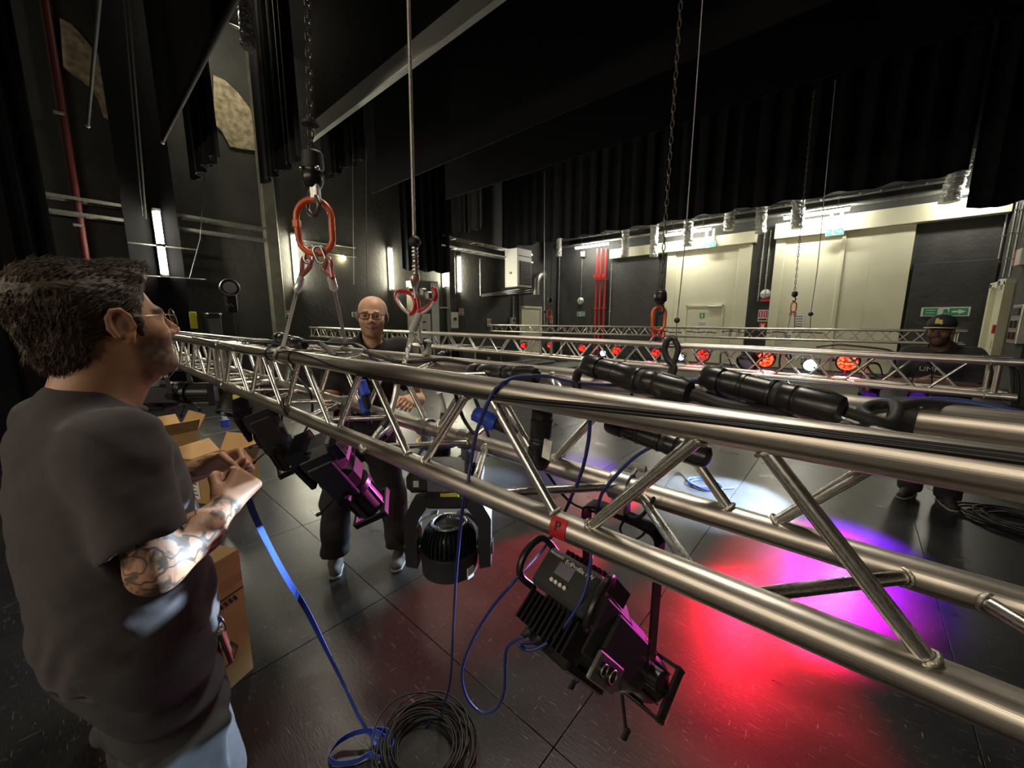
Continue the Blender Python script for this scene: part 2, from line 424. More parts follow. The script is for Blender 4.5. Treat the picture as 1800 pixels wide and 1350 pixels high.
struct(wall_box(MB(), -2.45, 2.72, 4.45, 4.95, YR - 0.30, YR, 0.01), 'trim_2', 'cream')
# notices hanging on gate two
for n, (x0, x1, y0, y1) in enumerate([(1396, 1412, 552, 578), (1377, 1392, 587, 600)]):
    a = P(x0, y0, Y=YR - 0.11); b = P(x1, y1, Y=YR - 0.11)
    pn = tag(wall_box(MB(), a.x, b.x, b.z, a.z, YR - 0.115, YR - 0.105).build('paper_notice', 'sign_white'),
        ['tall white paper notice taped to the cream gate beside hoist hook', 'small white paper notice low on cream gate behind far truss'][n], 'notice')
    ORG[pn.name] = Matrix.Identity(4)
    for k in range(5):
        z = a.z - (a.z - b.z) * (k + 1) / 6
        wall_box(MB(), a.x + 0.04, b.x - 0.05, z - 0.012, z + 0.012, YR - 0.117, YR - 0.115).build('print_line', 'plastic_grey', pn)
# cream door in the left wall
d3 = struct(MB().box((XL + 0.03, 14.68, 1.12), (0.06, 1.34, 2.24), bev=0.004), 'door_3', 'cream_door'); ORG[d3.name] = Matrix.Identity(4)
m = MB(); m.box((XL + 0.06, 13.97, 1.14), (0.12, 0.09, 2.28)); m.box((XL + 0.06, 15.40, 1.14), (0.12, 0.09, 2.28)); m.box((XL + 0.06, 14.685, 2.29), (0.12, 1.52, 0.09))
m.build('frame', 'cream', d3)
MB().cyl((XL + 0.06, 15.22, 1.05), (XL + 0.12, 15.22, 1.05), 0.015).cyl((XL + 0.12, 15.22, 1.05), (XL + 0.12, 15.08, 1.05), 0.012).build('handle', 'steel', d3)
# cream door in the side wall
d4 = struct(MB().box((XS - 0.03, 15.75, 1.25), (0.06, 1.1, 2.5), bev=0.004), 'door_4', 'cream_door'); ORG[d4.name] = Matrix.Identity(4)
m = MB(); m.box((XS - 0.08, 16.42, 1.3), (0.16, 0.22, 2.6)); m.box((XS - 0.08, 15.12, 1.3), (0.16, 0.14, 2.6)); m.box((XS - 0.08, 15.75, 2.58), (0.16, 1.5, 0.12))
m.build('frame', 'cream', d4)
MB().box((XS - 0.10, 15.35, 1.05), (0.08, 0.05, 0.22), bev=.01).build('handle', 'plastic', d4)
MB().box((XS - 0.18, 15.12, 1.45), (0.05, 0.10, 0.22), bev=.01).build('latch_plate', 'red_paint', d4)

# --- masking drapes
def drape(name, a, b, zb, zt, label, amp=0.06, pleat=0.28, m='black_cloth', group=None, cat='curtain', th=0.02):
    a = Vector((*a, 0)); b = Vector((*b, 0)); L = (b - a).length; d = (b - a) / L; nrm = Vector((-d.y, d.x, 0))
    n = max(2, int(L / pleat * 8)) if amp > 0 else max(2, int(L / 1.0))
    mb = MB(); vs = []; rr = random.Random(name + label)
    ph = [rr.uniform(-0.5, 0.5) for _ in range(n // 8 + 3)]
    zs = [zb, zb + (zt - zb) * 0.5, zt]
    for kz, z in enumerate(zs):
        for i in range(n + 1):
            s = L * i / n; q = s / pleat * 2 * math.pi + ph[i // 8]
            off = amp * (math.sin(q) + 0.35 * math.sin(2.3 * q + 1)) * (1 - 0.35 * kz / 2)
            p = a + d * s + nrm * off
            zz = z + (0.035 * math.sin(q * 0.5 + 2) * (amp > 0) if kz == 0 else 0)
            vs += [(p.x - nrm.x * th / 2, p.y - nrm.y * th / 2, zz), (p.x + nrm.x * th / 2, p.y + nrm.y * th / 2, zz)]
    w_ = 2 * (n + 1); fs = []
    for kz in range(2):
        for i in range(n):
            o = kz * w_ + 2 * i
            fs += [(o, o + 2, o + w_ + 2, o + w_), (o + 1, o + w_ + 1, o + w_ + 3, o + 3)]
        for o in (kz * w_, kz * w_ + 2 * n): fs.append((o, o + w_, o + w_ + 1, o + 1))
    for i in range(n):
        for o in (2 * i, 2 * w_ + 2 * i): fs.append((o, o + 1, o + 3, o + 2))
    mb.add(vs, fs)
    o = mb.build(name, m, None, 50)
    return tag(o, label, cat, group)
GB = 'black border drapes under the grid'; GL = 'pleated black drapes'
def border(Y, x0, x1, z, label, pipe=True):
    t = thing('border_drape', (x0, Y, z), label, 'curtain', GB)
    xc = x0 if Y > 1 else -5.6
    MB().box(((xc + x1) / 2, Y, (z + ZC) / 2), (x1 - xc, 0.03, ZC - z)).build('cloth', 'black_cloth', t)
    if pipe:
        MB().cyl((x0 - 0.02, Y, z), (x1, Y, z), 0.02, n=10).build('batten_pipe', 'pipe_black', t, 40)
        MB().sphere((x0 - 0.03, Y, z), 0.028, 10, 6).build('end_cap', 'white_plastic', t, 60)
    return t
border(0.556, -9.5, 2.6, 4.72, 'black border drape whose pipe end shows furthest left, before the left stone patch')
border(1.459, -9.5, 2.6, 4.76, 'black border drape with diagonal bottom pipe between the two stone patches')
border(5.40, -9.5, 2.6, 4.80, 'large flat black border drape with straight lower edge right of the steel cable', False)
border(7.80, -9.5, 2.6, 5.20, 'flat black border drape above the pleated drape at the back', False)
gb = thing('grey_valance', (-9.5, 4.06, 5.6), 'long grey valance beam with pale lower edge crossing behind the chain', 'beam')
MB().box((-3.4, 4.06, 5.78), (12.2, 0.06, 0.34)).build('face', 'grey_cloth', gb)
MB().box((-3.4, 4.02, 5.60), (12.2, 0.10, 0.03)).build('lower_edge', 'grey_beam', gb)
MB().box((-3.4, 4.11, 7.2), (12.2, 0.03, 2.6)).build('cloth', 'black_cloth', gb)
drape('pleated_drape', (-10.4, 2.0), (-8.5, 2.0), 4.45, ZC, 'short pleated black drape left of the right stone patch', group=GL, m='black_velour')
drape('pleated_drape', (-10.0, 3.1), (-7.85, 3.1), 4.56, ZC, 'pleated black drape above the pale column, left of the hoist chain', group=GL, m='black_velour')
drape('pleated_drape', (-9.7, 4.3), (-7.75, 4.3), 4.88, ZC, 'short pleated black drape under the grey valance, right of hoist chain', group=GL, m='black_velour')
drape('pleated_drape', (-11.6, 9.75), (-9.9, 9.75), P(800, 412, Y=9.75).z, ZC, 'pleated black drape above the wall tube lamp left of the air unit', group=GL, m='black_velour')
drape('pleated_drape', (-11.6, 12.5), (1.38, 12.5), 4.66, ZC, 'long pleated black drape along the back hiding the upper cream gates', group=GL, pleat=0.5)
drape('pleated_drape', (1.38, 12.0), (2.72, 12.0), 3.83, ZC, 'pleated black drape at the right edge above the wall conduits', group=GL, pleat=0.4)
drape('pleated_drape', (-11.55, 7.55), (-11.25, 9.35), 3.35, ZC, 'narrow black drape left of the grey cabinet and white cabinet unit', group=GL, pleat=0.3, amp=0.04)
drape('leg_drape', (-11.4, P(209, 330, X=-11.4).y), (-11.3, P(319, 440, X=-11.3).y), 0.0, ZC, 'flat black leg drape behind the leftmost wall tube lamp', amp=0.015, group=GL, pleat=0.7)
drape('leg_drape', (-7.0, -1.25), (-7.1, -0.32), 0.0, ZC, 'dark pleated leg drape at the far left edge', amp=0.05, group=GL, pleat=0.35)
drape('leg_drape', (-8.4, -0.42), (-8.6, -0.03), 0.0, ZC, 'dark pleated leg drape next to the red vertical pipe', amp=0.04, group=GL, pleat=0.22)

# --- services along the walls
def pipe_run(name, pts, r, m, label, cat='pipe', group=None, n=10, clips=None):
    t = thing(name, pts[0], label, cat, group)
    MB().tube(pts, r, n).build('tube', m, t, 60)
    if clips:
        for (p, sz) in clips: MB().box(p, sz, bev=.003).build('clip', 'galv', t)
    return t
rp = P(112, 190, X=XL + .12); rq = P(146, 445, X=XL + .12)
pipe_run('red_pipe', [(rp.x, rp.y, 7.5), (rq.x, rq.y, 0.05)], 0.055, 'red_dark', 'dark red vertical pipe beside the left edge drapes', clips=[((rq.x, rq.y, z), (.14, .14, .05)) for z in (1.5, 3.5, 5.5)])
def tray(name, a, b, width, label, group='cable trays on the walls', wdir=None, up=0.0):
    a = Vector(a); b = Vector(b); t = thing(name, a, label, 'cable tray', group); d, s, u = frame_axes(b - a)
    for sg in (-1, 1):
        MB().box((a + b) / 2 + s * sg * width / 2 + Vector((0, 0, .02)), (0.012, (b - a).length, 0.06), Matrix((s, d, u)).transposed()).build('side_rail', 'galv', t)
    k = int((b - a).length / 0.45)
    rung = None
    for i in range(k):
        c = a + (b - a) * ((i + .5) / k)
        if rung is None:
            rung = MB().box((0, 0, 0), (width, 0.05, 0.012), Matrix((s, d, u)).transposed()).build('rung', 'galv', t, world=False)
            rung.location = c - a
        else: share('rung', rung.data, t, Matrix.Translation(c))
    return t
tray('cable_tray', (XL + .25, -1.2, 3.94), (XL + .25, 3.55, 3.92), 0.3, 'upper galvanised cable tray on left wall behind the near man')
tray('cable_tray', (XL + .30, -1.2, 3.66), (XL + .30, 3.55, 3.64), 0.2, 'lower galvanised cable tray on left wall behind the near man')
tray('cable_tray', (XL + .35, 9.0, 4.62), (XL + .35, 14.2, 4.58), 0.3, 'upper cable tray running to the white cabinet unit')
tray('cable_tray', (XL + .35, 9.0, 4.28), (XL + .35, 14.2, 4.24), 0.35, 'lower cable tray running to the white cabinet unit')
tray('cable_tray', (-11.2, YR - .55, 5.5), (1.75, YR - .55, 5.42), 0.35, 'upper cable tray above the cream gates')
pipe_run('silver_pipe', [(-11.2, YR - .4, 5.22), (1.75, YR - .4, 5.20)], 0.07, 'galv', 'silver pipe under the tray above the cream gates', clips=[((xx, YR - .2, 5.21), (.04, .42, .04)) for xx in (-10, -6.5, -3, 0.5)])
pipe_run('service_rail', [(XL + .02, 4.55, 3.86), (XL + .02, 6.05, 3.86)], 0.02, 'galv', 'upper thin rail beside the round bulb lamp')
pipe_run('service_rail', [(XL + .02, 4.55, 3.60), (XL + .02, 6.05, 3.58)], 0.02, 'galv', 'lower thin rail carrying the round bulb lamp')
pipe_run('lamp_rail', [(XL + .55, 0.95, 3.22), (XL + .55, 2.05, 3.22)], 0.014, 'steel', 'upper thin rail crossing the leftmost wall tube lamp')
pipe_run('lamp_rail', [(XL + .55, 0.95, 2.58), (XL + .55, 2.15, 2.58)], 0.014, 'steel', 'lower thin rail under the leftmost wall tube lamp')
# vertical tube lamps on the left wall
GT = 'wall tube lamps'
def tube_lamp(y, z0, z1, label, x=XL + 0.10):
    t = thing('wall_tube_lamp', (x, y, z0), label, 'lamp', GT)
    MB().box((x - 0.05, y, (z0 + z1) / 2), (0.06, 0.13, z1 - z0 + .12), bev=.01).build('housing', 'white_plastic', t)
    MB().cyl((x + 0.02, y, z0), (x + 0.02, y, z1), 0.055, n=12).build('diffuser_tube', 'tube_emit', t, 60)
    for z in (z0 - .04, z1 + .04): MB().box((x, y, z), (0.13, 0.13, 0.07), bev=.01).build('end_cap', 'white_plastic', t)
    return t
tube_lamp(1.45, 3.26, 3.88, 'upper half of the leftmost glowing vertical wall tube lamp', x=XL + .62)
tube_lamp(1.45, 2.64, 3.18, 'lower half of the leftmost glowing vertical wall tube lamp', x=XL + .62)
tube_lamp(4.28, 2.66, 3.92, 'glowing vertical wall tube lamp behind the left wire sling')
tube_lamp(7.20, 2.72, 3.96, 'glowing vertical wall tube lamp above the bald man')
tube_lamp(10.15, 2.78, 4.05, 'glowing vertical wall tube lamp left of the white cabinet unit')
tube_lamp(9.42, 2.95, 4.0, 'glowing vertical wall tube lamp half hidden by the drape and grey cabinet')
bl = thing('bulb_lamp', (XL + .06, 5.62, 3.5), 'small round yellow bulb lamp on thin rails behind the orange link', 'lamp')
MB().sphere((XL + .09, 5.62, 3.50), 0.075, 14, 8).build('bulb', 'bulb_emit', bl, 60)
MB().cyl((XL + .05, 5.62, 3.54), (XL + .05, 5.62, 3.62), 0.03, n=10).build('socket', 'plastic', bl)
# fluorescent battens on the right wall
for k, (x0, x1, lab) in enumerate([(-10.2, -8.5, 'lit fluorescent batten above the red pipes'), (-6.06, -4.37, 'lit fluorescent batten above the gate with the wicket door'), (-2.18, -0.5, 'lit fluorescent batten above the wide right gate'), (1.62, 2.3, 'lit fluorescent batten end beside the rightmost foil duct')]):
    t = thing('fluorescent_batten', (x0, YR - .78, 4.99), lab, 'lamp', 'fluorescent battens above the gates')
    MB().box(((x0 + x1) / 2, YR - .78, 5.06), (x1 - x0, 0.12, 0.06), bev=.01).build('housing', 'white_plastic', t)
    MB().cyl((x0 + .02, YR - .78, 4.99), (x1 - .02, YR - .78, 4.99), 0.045, n=10).build('diffuser_tube', 'tube_emit_cool', t, 60)
    for xx in (x0 + .3, x1 - .3): MB().cyl((xx, YR - .78, 5.07), (xx, YR - .70, 5.5), 0.012, n=6).build('hanger', 'galv', t)
ZV_ = Vector((0, 0, 1))
# crinkled foil ducts
def foil_duct(px, y0, y1, r, label, Y=YR - 1.05, dep=None):
    a = P(px[0], y0, Y=Y); b = P(px[1], y1, Y=Y); a = b + (a - b) * ((ZC - b.z) / (a.z - b.z)) if px[0] - px[1] < 9 else a + ZV_ * .5
    mb = MB(); n = 16; k = 60; vs = []; rr = random.Random(label)
    for j in range(k + 1):
        c = a + (b - a) * (j / k)
        for i in range(n):
            q = 2 * math.pi * i / n; rad = r * (1 + 0.10 * math.sin(j * math.pi) + rr.uniform(-.13, .13) + (0.07 if j % 2 else -0.05))
            vs.append((c.x + rad * math.cos(q), c.y + rad * math.sin(q), c.z))
    fs = [(j * n + i, j * n + (i + 1) % n, (j + 1) * n + (i + 1) % n, (j + 1) * n + i) for j in range(k) for i in range(n)]
    fs += [list(range(n)), list(range((k + 1) * n - 1, k * n - 1, -1))]
    return tag(mb.add(vs, fs).build('foil_duct', 'foil'), label, 'duct', 'crinkled foil ducts')
foil_duct((982, 982), 410, 451, 0.14, 'crinkled foil duct at the corner beside the white cabinet unit')
foil_duct((1100, 1098), 396, 452, 0.15, 'crinkled foil duct right of the red pipes')
foil_duct((1151, 1149), 388, 452, 0.15, 'crinkled foil duct left of the far hoist chain')
foil_duct((1211, 1209), 378, 433, 0.16, 'crinkled foil duct in front of the batten over the wicket door gate')
foil_duct((1283, 1281), 366, 405, 0.16, 'crinkled foil duct right of the lit green exit box')
foil_duct((1339, 1337), 356, 410, 0.16, 'crinkled foil duct above the dark wall strip between the gates')
foil_duct((1404, 1401), 346, 402, 0.17, 'crinkled foil duct left over the wide right gate')
foil_duct((1690, 1668), 300, 356, 0.19, 'tilted crinkled foil duct at the right beside the batten end')
foil_duct((427, 437), -40, 86, 0.11, 'crinkled foil duct hanging at the top left', Y=2.62)
fx = P(420, 30, X=-9.0)
pipe_run('grid_bar', [P(400, 0, X=-9.5), P(398, 40, X=-9.5), P(424, 52, X=-9.5)], 0.03, 'galv', 'short bright grid bar beside the top left foil duct')
gl_ = P(392, -28, X=-9.9)
t = thing('fluorescent_batten', gl_, 'lit fluorescent batten high under the grid at the top left', 'lamp', 'fluorescent battens above the gates')
MB().box(gl_ + ZV_ * .05, (0.12, 1.3, 0.06), bev=.01).build('housing', 'white_plastic', t)
MB().cyl(gl_ - Vector((0, .6, 0)), gl_ + Vector((0, .6, 0)), .045, n=10).build('diffuser_tube', 'tube_emit', t, 60)
MB().cyl(gl_ + ZV_ * .06, (gl_.x, gl_.y, ZC), .012, n=6).build('hanger', 'galv', t)
# white cabinet unit on brackets
au = thing('wall_cabinet_unit', (-11.0, 12.6, 3.05), 'white boxed air unit with grey grille hung high on left wall', 'air unit')
a0 = P(887, 505, X=-11.0); 
MB().box((-11.0, 12.85, 3.82), (0.70, 0.95, 1.55), bev=.02).build('casing', 'ac_white', au)
MB().box((-10.64, 12.90, 3.62), (0.03, 0.72, 0.95)).build('grille', 'grille_grey', au)
for k in range(9): MB().box((-10.62, 12.90, 3.2 + .1 * k), (0.03, 0.70, 0.012)).build('slat', 'plastic_grey', au)
MB().box((-10.63, 12.88, 4.30), (0.02, 0.86, 0.02)).build('lid_seam', 'grille_grey', au)
MB().cyl((-11.0, 12.38, 3.62), (-11.0, 12.32, 3.62), 0.05, n=12).build('knob', 'steel', au)
el = smooth_path([P(942, 518, X=-11.2), P(942, 502, X=-11.2), P(944, 489, X=-11.2), P(950, 484, X=-11.3), P(955, 484, X=-11.6)], 6)
pipe_run('duct_elbow', el, 0.17, 'galv', 'shiny silver duct elbow below the white air unit', n=14)
for k in range(3):
    pipe_run('silver_pipe', [P(847, 521 - 1.5 * k, X=XL + .08), P(938, 513 - 4 * k, X=XL + .08)], 0.03, 'steel', ['lowest', 'middle', 'highest'][k] + ' of three silver pipes under the white air unit')
# vertical conduits
GC = 'thin grey wall conduits'
def conduit(px0, py0, px1, py1, label, Y=None, X=None, r=0.022, floor_to=None):
    a = P(px0, py0, Y=Y, X=X); b = P(px1, py1, Y=Y, X=X)
    m_ = (a + b) / 2; mx, my = m_.x, m_.y
    zt, zb = a.z, b.z
    return pipe_run('wall_conduit', [(mx, my, zt), (mx, my, zb)], r, 'galv', label, 'conduit', GC, 8, clips=[((mx, my, zb + (zt - zb) * f), (.07, .07, .03)) for f in (.25, .6, .9)])
Yw = YR - .06
conduit(985, 450, 980, 580, 'wall conduit under the corner foil duct', Y=Yw)
conduit(1075, 462, 1071, 575, 'wall conduit right of the red pipes', Y=YR - .16)
conduit(1343, 405, 1334, 530, 'left wall conduit on the dark strip between gates', Y=Yw)
conduit(1353, 405, 1347, 510, 'middle wall conduit above the round bell between gates', Y=Yw)
conduit(1362, 405, 1357, 575, 'right wall conduit beside the wide gate', Y=Yw)
conduit(1771, 362, 1751, 492, 'first conduit on the right wall above the side door', Y=Yw)
conduit(845, 455, 843, 520, 'conduit on left wall near the wall tube lamp', X=XL + .06)
conduit(903, 520, 902, 565, 'conduit down to the switch box left of the cream door', X=XL + .06)
conduit(914, 517, 913, 590, 'conduit along the cream door frame', X=XL + .06)
for k, (a, b, lab) in enumerate([((1786, 358), (1767, 486), 'second conduit at the right edge, on the side wall'), ((1797, 358), (1778, 486), 'third conduit at the right edge, on the side wall')]):
    conduit(a[0], a[1], b[0], b[1], lab, X=XS - .05)
# red sprinkler pipes
for k, px in enumerate((1050, 1057, 1065)):
    a = P(px, 437, Y=YR - .3 + .05 * k); b = P(px - 5, 600, Y=YR - .3 + .05 * k); x_ = (a.x + b.x) / 2
    t = thing('sprinkler_riser', (x_, a.y, 0.0), ['left', 'middle', 'right'][k] + ' bright red riser pipe on the right wall', 'pipe', 'red riser pipes')
    MB().cyl((x_, a.y, 0.01), (x_, a.y, a.z), 0.045, n=12).build('tube', 'red_paint', t, 60)
    for z in (2.2, 3.5):
        MB().lathe((x_, a.y, z), (0, 0, 1), [(0, .07), (.01, .1), (.05, .1), (.06, .07)], 12).build('flange', 'red_paint', t, 40)
    MB().cyl((x_, a.y, 3.7), (x_, a.y - .16, 3.7), 0.03, n=8).cyl((x_, a.y - .14, 3.7), (x_, a.y - .17, 3.7), 0.09, n=12).build('valve_wheel', 'red_paint', t, 40)
# wall signs
def sign(px, py, w_, h_, plane, label, kind, nrm, cat='sign'):
    c = P(px, py, **plane); t = thing('wall_sign', c, label, cat)
    n = Vector(nrm); x = Vector((0, 0, 1)).cross(n).normalized(); z = Vector((0, 0, 1))
    M = Matrix((x, -n, z)).transposed()
    MB().box(c, (w_, 0.02, h_), M).build('plate', 'sign_white' if kind != 'lit' else 'white_plastic', t)
    f = c + n * 0.014
    def blk(u, v, bw, bh, m, nm='print', off=0.0): MB().box(f + x * u * w_ + z * v * h_ + n * off, (bw * w_, 0.006, bh * h_), M).build(nm, m, t)
    if kind in ('exit', 'lit'):
        g = 'sign_green' if kind == 'exit' else 'sign_lit'
        blk(-.31, 0, .30, .8, g); blk(.27, 0, .38, .8, g)
        m_ = MB(); 
        def pt(u, v): return f + x * u * w_ + z * v * h_ + n * 0.004
        m_.prism([pt(.14, .09), pt(.27, .09), pt(.27, .26), pt(.42, 0), pt(.27, -.26), pt(.27, -.09), pt(.14, -.09)], n * 0.004); m_.build('arrow', 'sign_white', t)
        m_ = MB(); m_.prism([pt(-.08, -.4), pt(-.02, .05), pt(-.06, .1), pt(-.02, .3), pt(.04, .3), pt(.07, -.1), pt(.04, -.4), pt(.02, -.1)], n * .004); m_.build('running_figure', g, t)
        for k in range(2): blk(-.31, .18 - .3 * k, .2, .06, 'sign_white', 'print_line', .004)
    elif kind == 'fire':
        blk(-.22, .15, .40, .55, 'sign_red'); blk(.26, .15, .36, .55, 'sign_red'); blk(0, -.32, .8, .14, 'ink', 'print_line')
        blk(-.22, .15, .10, .4, 'sign_white', 'pictogram', .004); blk(.26, .15, .08, .4, 'sign_white', 'pictogram', .004)
    return t
sign(497, 551, 0.42, 0.15, dict(X=XL + .05), 'green exit sign low on the left wall behind the left sling', 'exit', (1, 0, 0))
sign(627, 553, 0.30, 0.15, dict(X=XL + .05), 'small green exit sign peeking out left of the bald man', 'exit', (1, 0, 0))
sign(811, 548, 0.26, 0.26, dict(X=XL + .05), 'red hydrant sign under the wall tube lamp left of air unit', 'fire', (1, 0, 0))
sign(860, 567, 0.20, 0.32, dict(X=XL + .05), 'red and white sign above the far truss left end', 'fire', (1, 0, 0))
sign(969, 562, 0.24, 0.36, dict(X=XL + .05), 'red and white sign right of the cream door', 'fire', (1, 0, 0))
sign(1021, 552, 0.44, 0.22, dict(Y=YR - .03), 'green exit sign on dark wall left of the red pipes', 'exit', (0, -1, 0))
sign(1661, 548, 0.95, 0.26, dict(Y=YR - .12), 'green exit sign with arrow above the man in the cap', 'exit', (0, -1, 0))
sign(1341, 555, 0.30, 0.42, dict(Y=YR - .03), 'red fire sign on dark strip between the two gates', 'fire', (0, -1, 0))
for (px, py, lab) in [(1247, 430, 'lit green exit box hanging over the gate with the wicket door'), (1467, 408, 'lit exit box hanging over the wide right gate')]:
    t = sign(px, py, 0.46, 0.20, dict(Y=YR - .4), lab, 'lit', (0, -1, 0), 'exit light')
    c = P(px, py, Y=YR - .4)
    for dx in (-.12, .12): MB().cyl((c.x + dx, c.y, c.z + .1), (c.x + dx, c.y, c.z + .55), 0.05, n=10).build('hanger', 'white_plastic', t, 60)
# round bell lamps, boxes, small fittings on the right wall
for (px, py, lab) in [(1021, 529, 'round caged wall lamp above the green exit sign'), (1346, 517, 'round caged wall lamp on dark strip between gates')]:
    c = P(px, py, Y=YR - .005); t = thing('bulkhead_lamp', c, lab, 'lamp', 'round caged wall lamps')
    MB().lathe(c, (0, -1, 0), [(0, .17), (.05, .17), (.10, .13), (.12, .04)], 16).build('glass', 'sign_white', t, 50)
    MB().box(c + Vector((0, -.115, 0)), (.30, .02, .02)).box(c + Vector((0, -.115, 0)), (.02, .02, .30)).build('cage', 'galv', t)
conduit(1024, 455, 1021, 520, 'conduit down to the round caged lamp above the exit sign', Y=Yw)
def wbox(px, py, sz, plane, name, m, label, cat, extra=None):
    c = P(px, py, **plane); t = thing(name, c, label, cat)
    MB().box(c, sz, bev=.015).build('case', m, t)
    if extra:
        for (o, s_, mm, nm) in extra: MB().box(c + Vector(o), s_, bev=.004).build(nm, mm, t)
    return t
wbox(1025, 447, (.22, .14, .28), dict(Y=YR - .09), 'junction_box', 'galv', 'grey junction box above the caged lamp left of red pipes', 'box', [((0, -.08, 0), (.16, .02, .2), 'white_plastic', 'lid')])
wbox(1347, 528, (.42, .08, .16), dict(Y=YR - .06), 'warning_panel', 'red_dark', 'dark red warning panel under the caged lamp between gates', 'box', [((0, -.045, 0), (.34, .01, .08), 'sign_red', 'lettering_band')])
wbox(1341, 573, (.22, .14, .22), dict(Y=YR - .09), 'alarm_box', 'red_paint', 'small red alarm box under the fire sign between gates', 'box', [((0, -.08, 0), (.1, .02, .1), 'sign_white', 'button')])
wbox(1762, 500, (.12, .26, .26), dict(X=XS - .1), 'emergency_light', 'white_plastic', 'white emergency lamp above the side door at the right', 'lamp', [((-.07, .04, -.02), (.05, .14, .14), 'sign_white', 'lens')])
wbox(1791, 570, (.12, .62, .75), dict(X=XS - .38), 'switch_box', 'galv', 'grey switch box with sockets at the right edge', 'box', [((-.07, -.12, .0), (.05, .14, .14), 'plastic', 'socket'), ((-.07, .12, 0), (.05, .14, .14), 'plastic', 'socket'), ((-.07, -.12, -.22), (.05, .14, .14), 'red_dark', 'socket'), ((-.07, .12, -.22), (.05, .14, .14), 'plastic', 'socket'), ((-.07, 0, .24), (.03, .5, .14), 'plastic_grey', 'breaker_row')])
wbox(1795, 452, (.10, .40, .34), dict(X=XS - .38), 'wall_plate', 'white_plastic', 'white plate with a red edge at the right edge', 'box', [((-.05, .17, 0), (.02, .06, .30), 'red_paint', 'edge_stripe')])
wbox(797, 563, (.2, .36, .62), dict(X=XL + .12), 'switch_box', 'galv', 'grey switch box with round dial right of the grey cabinet', 'box', [((.11, 0, .05), (.04, .12, .12), 'plastic', 'dial')])
wbox(901, 565, (.16, .26, .36), dict(X=XL + .1), 'switch_box', 'galv', 'small grey switch box left of the cream door', 'box', [((.09, 0, .05), (.03, .1, .1), 'plastic', 'socket')])
# tall grey cabinet
cb = thing('tall_cabinet', (-11.2, 8.9, 0), 'tall pale grey metal cabinet with open door left of wall switch box', 'cabinet')
c0 = P(735, 585, X=-11.0); c1 = P(773, 585, X=-11.0); zt = P(755, 494, X=-11.0).z
MB().box((-11.3, (c0.y + c1.y) / 2, zt / 2), (0.6, c1.y - c0.y, zt), bev=.01).build('body', 'concrete', cb)
MB().box((-10.98, c1.y - .18, zt / 2), (0.04, 0.30, zt - .1), bev=.005).build('door_leaf', 'ac_white', cb)
MB().box((-10.98, (c0.y + c1.y) / 2 - .15, zt / 2 - .35), (0.03, 0.42, zt * .5), bev=.01).build('panel', 'ac_white', cb)
for k in range(3): MB().box((-10.96, (c0.y + c1.y) / 2 - .22, zt * .5 + .12 - .28 * k), (.03, .12, .05)).build('slot', 'plastic', cb)
tag(MB().tube(smooth_path([P(774, 541, X=XL + .1), P(790, 542, X=XL + .1), P(795, 550, X=XL + .1), P(796, 556, X=XL + .1)], 5), 0.03, 8).build('conduit_bend', 'galv', None, 60), 'bent grey conduit from the cabinet to the wall switch box', 'conduit')
# ================================================================== TRUSSES
_u = MB().cyl((0, 0, 0), (0, 0, 1), 1.0, n=14, cap=False)
def unit_mesh(name, m, n=14):
    o = MB().cyl((0, 0, 0), (0, 0, 1), 1.0, n=n, cap=False).build(name, m, None, 60); me = o.data
    bpy.data.objects.remove(o); return me
BRACE = unit_mesh('brace', 'alu_brace'); CHORD = unit_mesh('chord', 'alu', 24); POST = unit_mesh('end_post', 'alu')
def stick(name, me, parent, a, b, r):
    a = Vector(a); b = Vector(b); d, s, t = frame_axes(b - a); L = (b - a).length
    M = Matrix.Translation(a) @ Matrix((s * r, t * r, d * L)).transposed().to_4x4()
    return share(name, me, parent, M)
CC = 0.239; HC = CC / 2
_cw = MB(); _cw.lathe((-.075, 0, 0), (1, 0, 0), [(0, .0252), (.004, .0285), (.06, .0285), (.075, .0275), (.09, .0285), (.146, .0285), (.15, .0252)], 20)
o_ = _cw.build('coupler', 'steel', None, 35); COUPLER = o_.data; bpy.data.objects.remove(o_)
_cw = MB(); _cw.tube([(.013 * math.cos(q * math.pi / 5), .013 * math.sin(q * math.pi / 5), 0) for q in range(10)], 0.0028, 6, closed=True)
o_ = _cw.build('weld_bead', 'weld', None, 60); WELD = o_.data; bpy.data.objects.remove(o_)
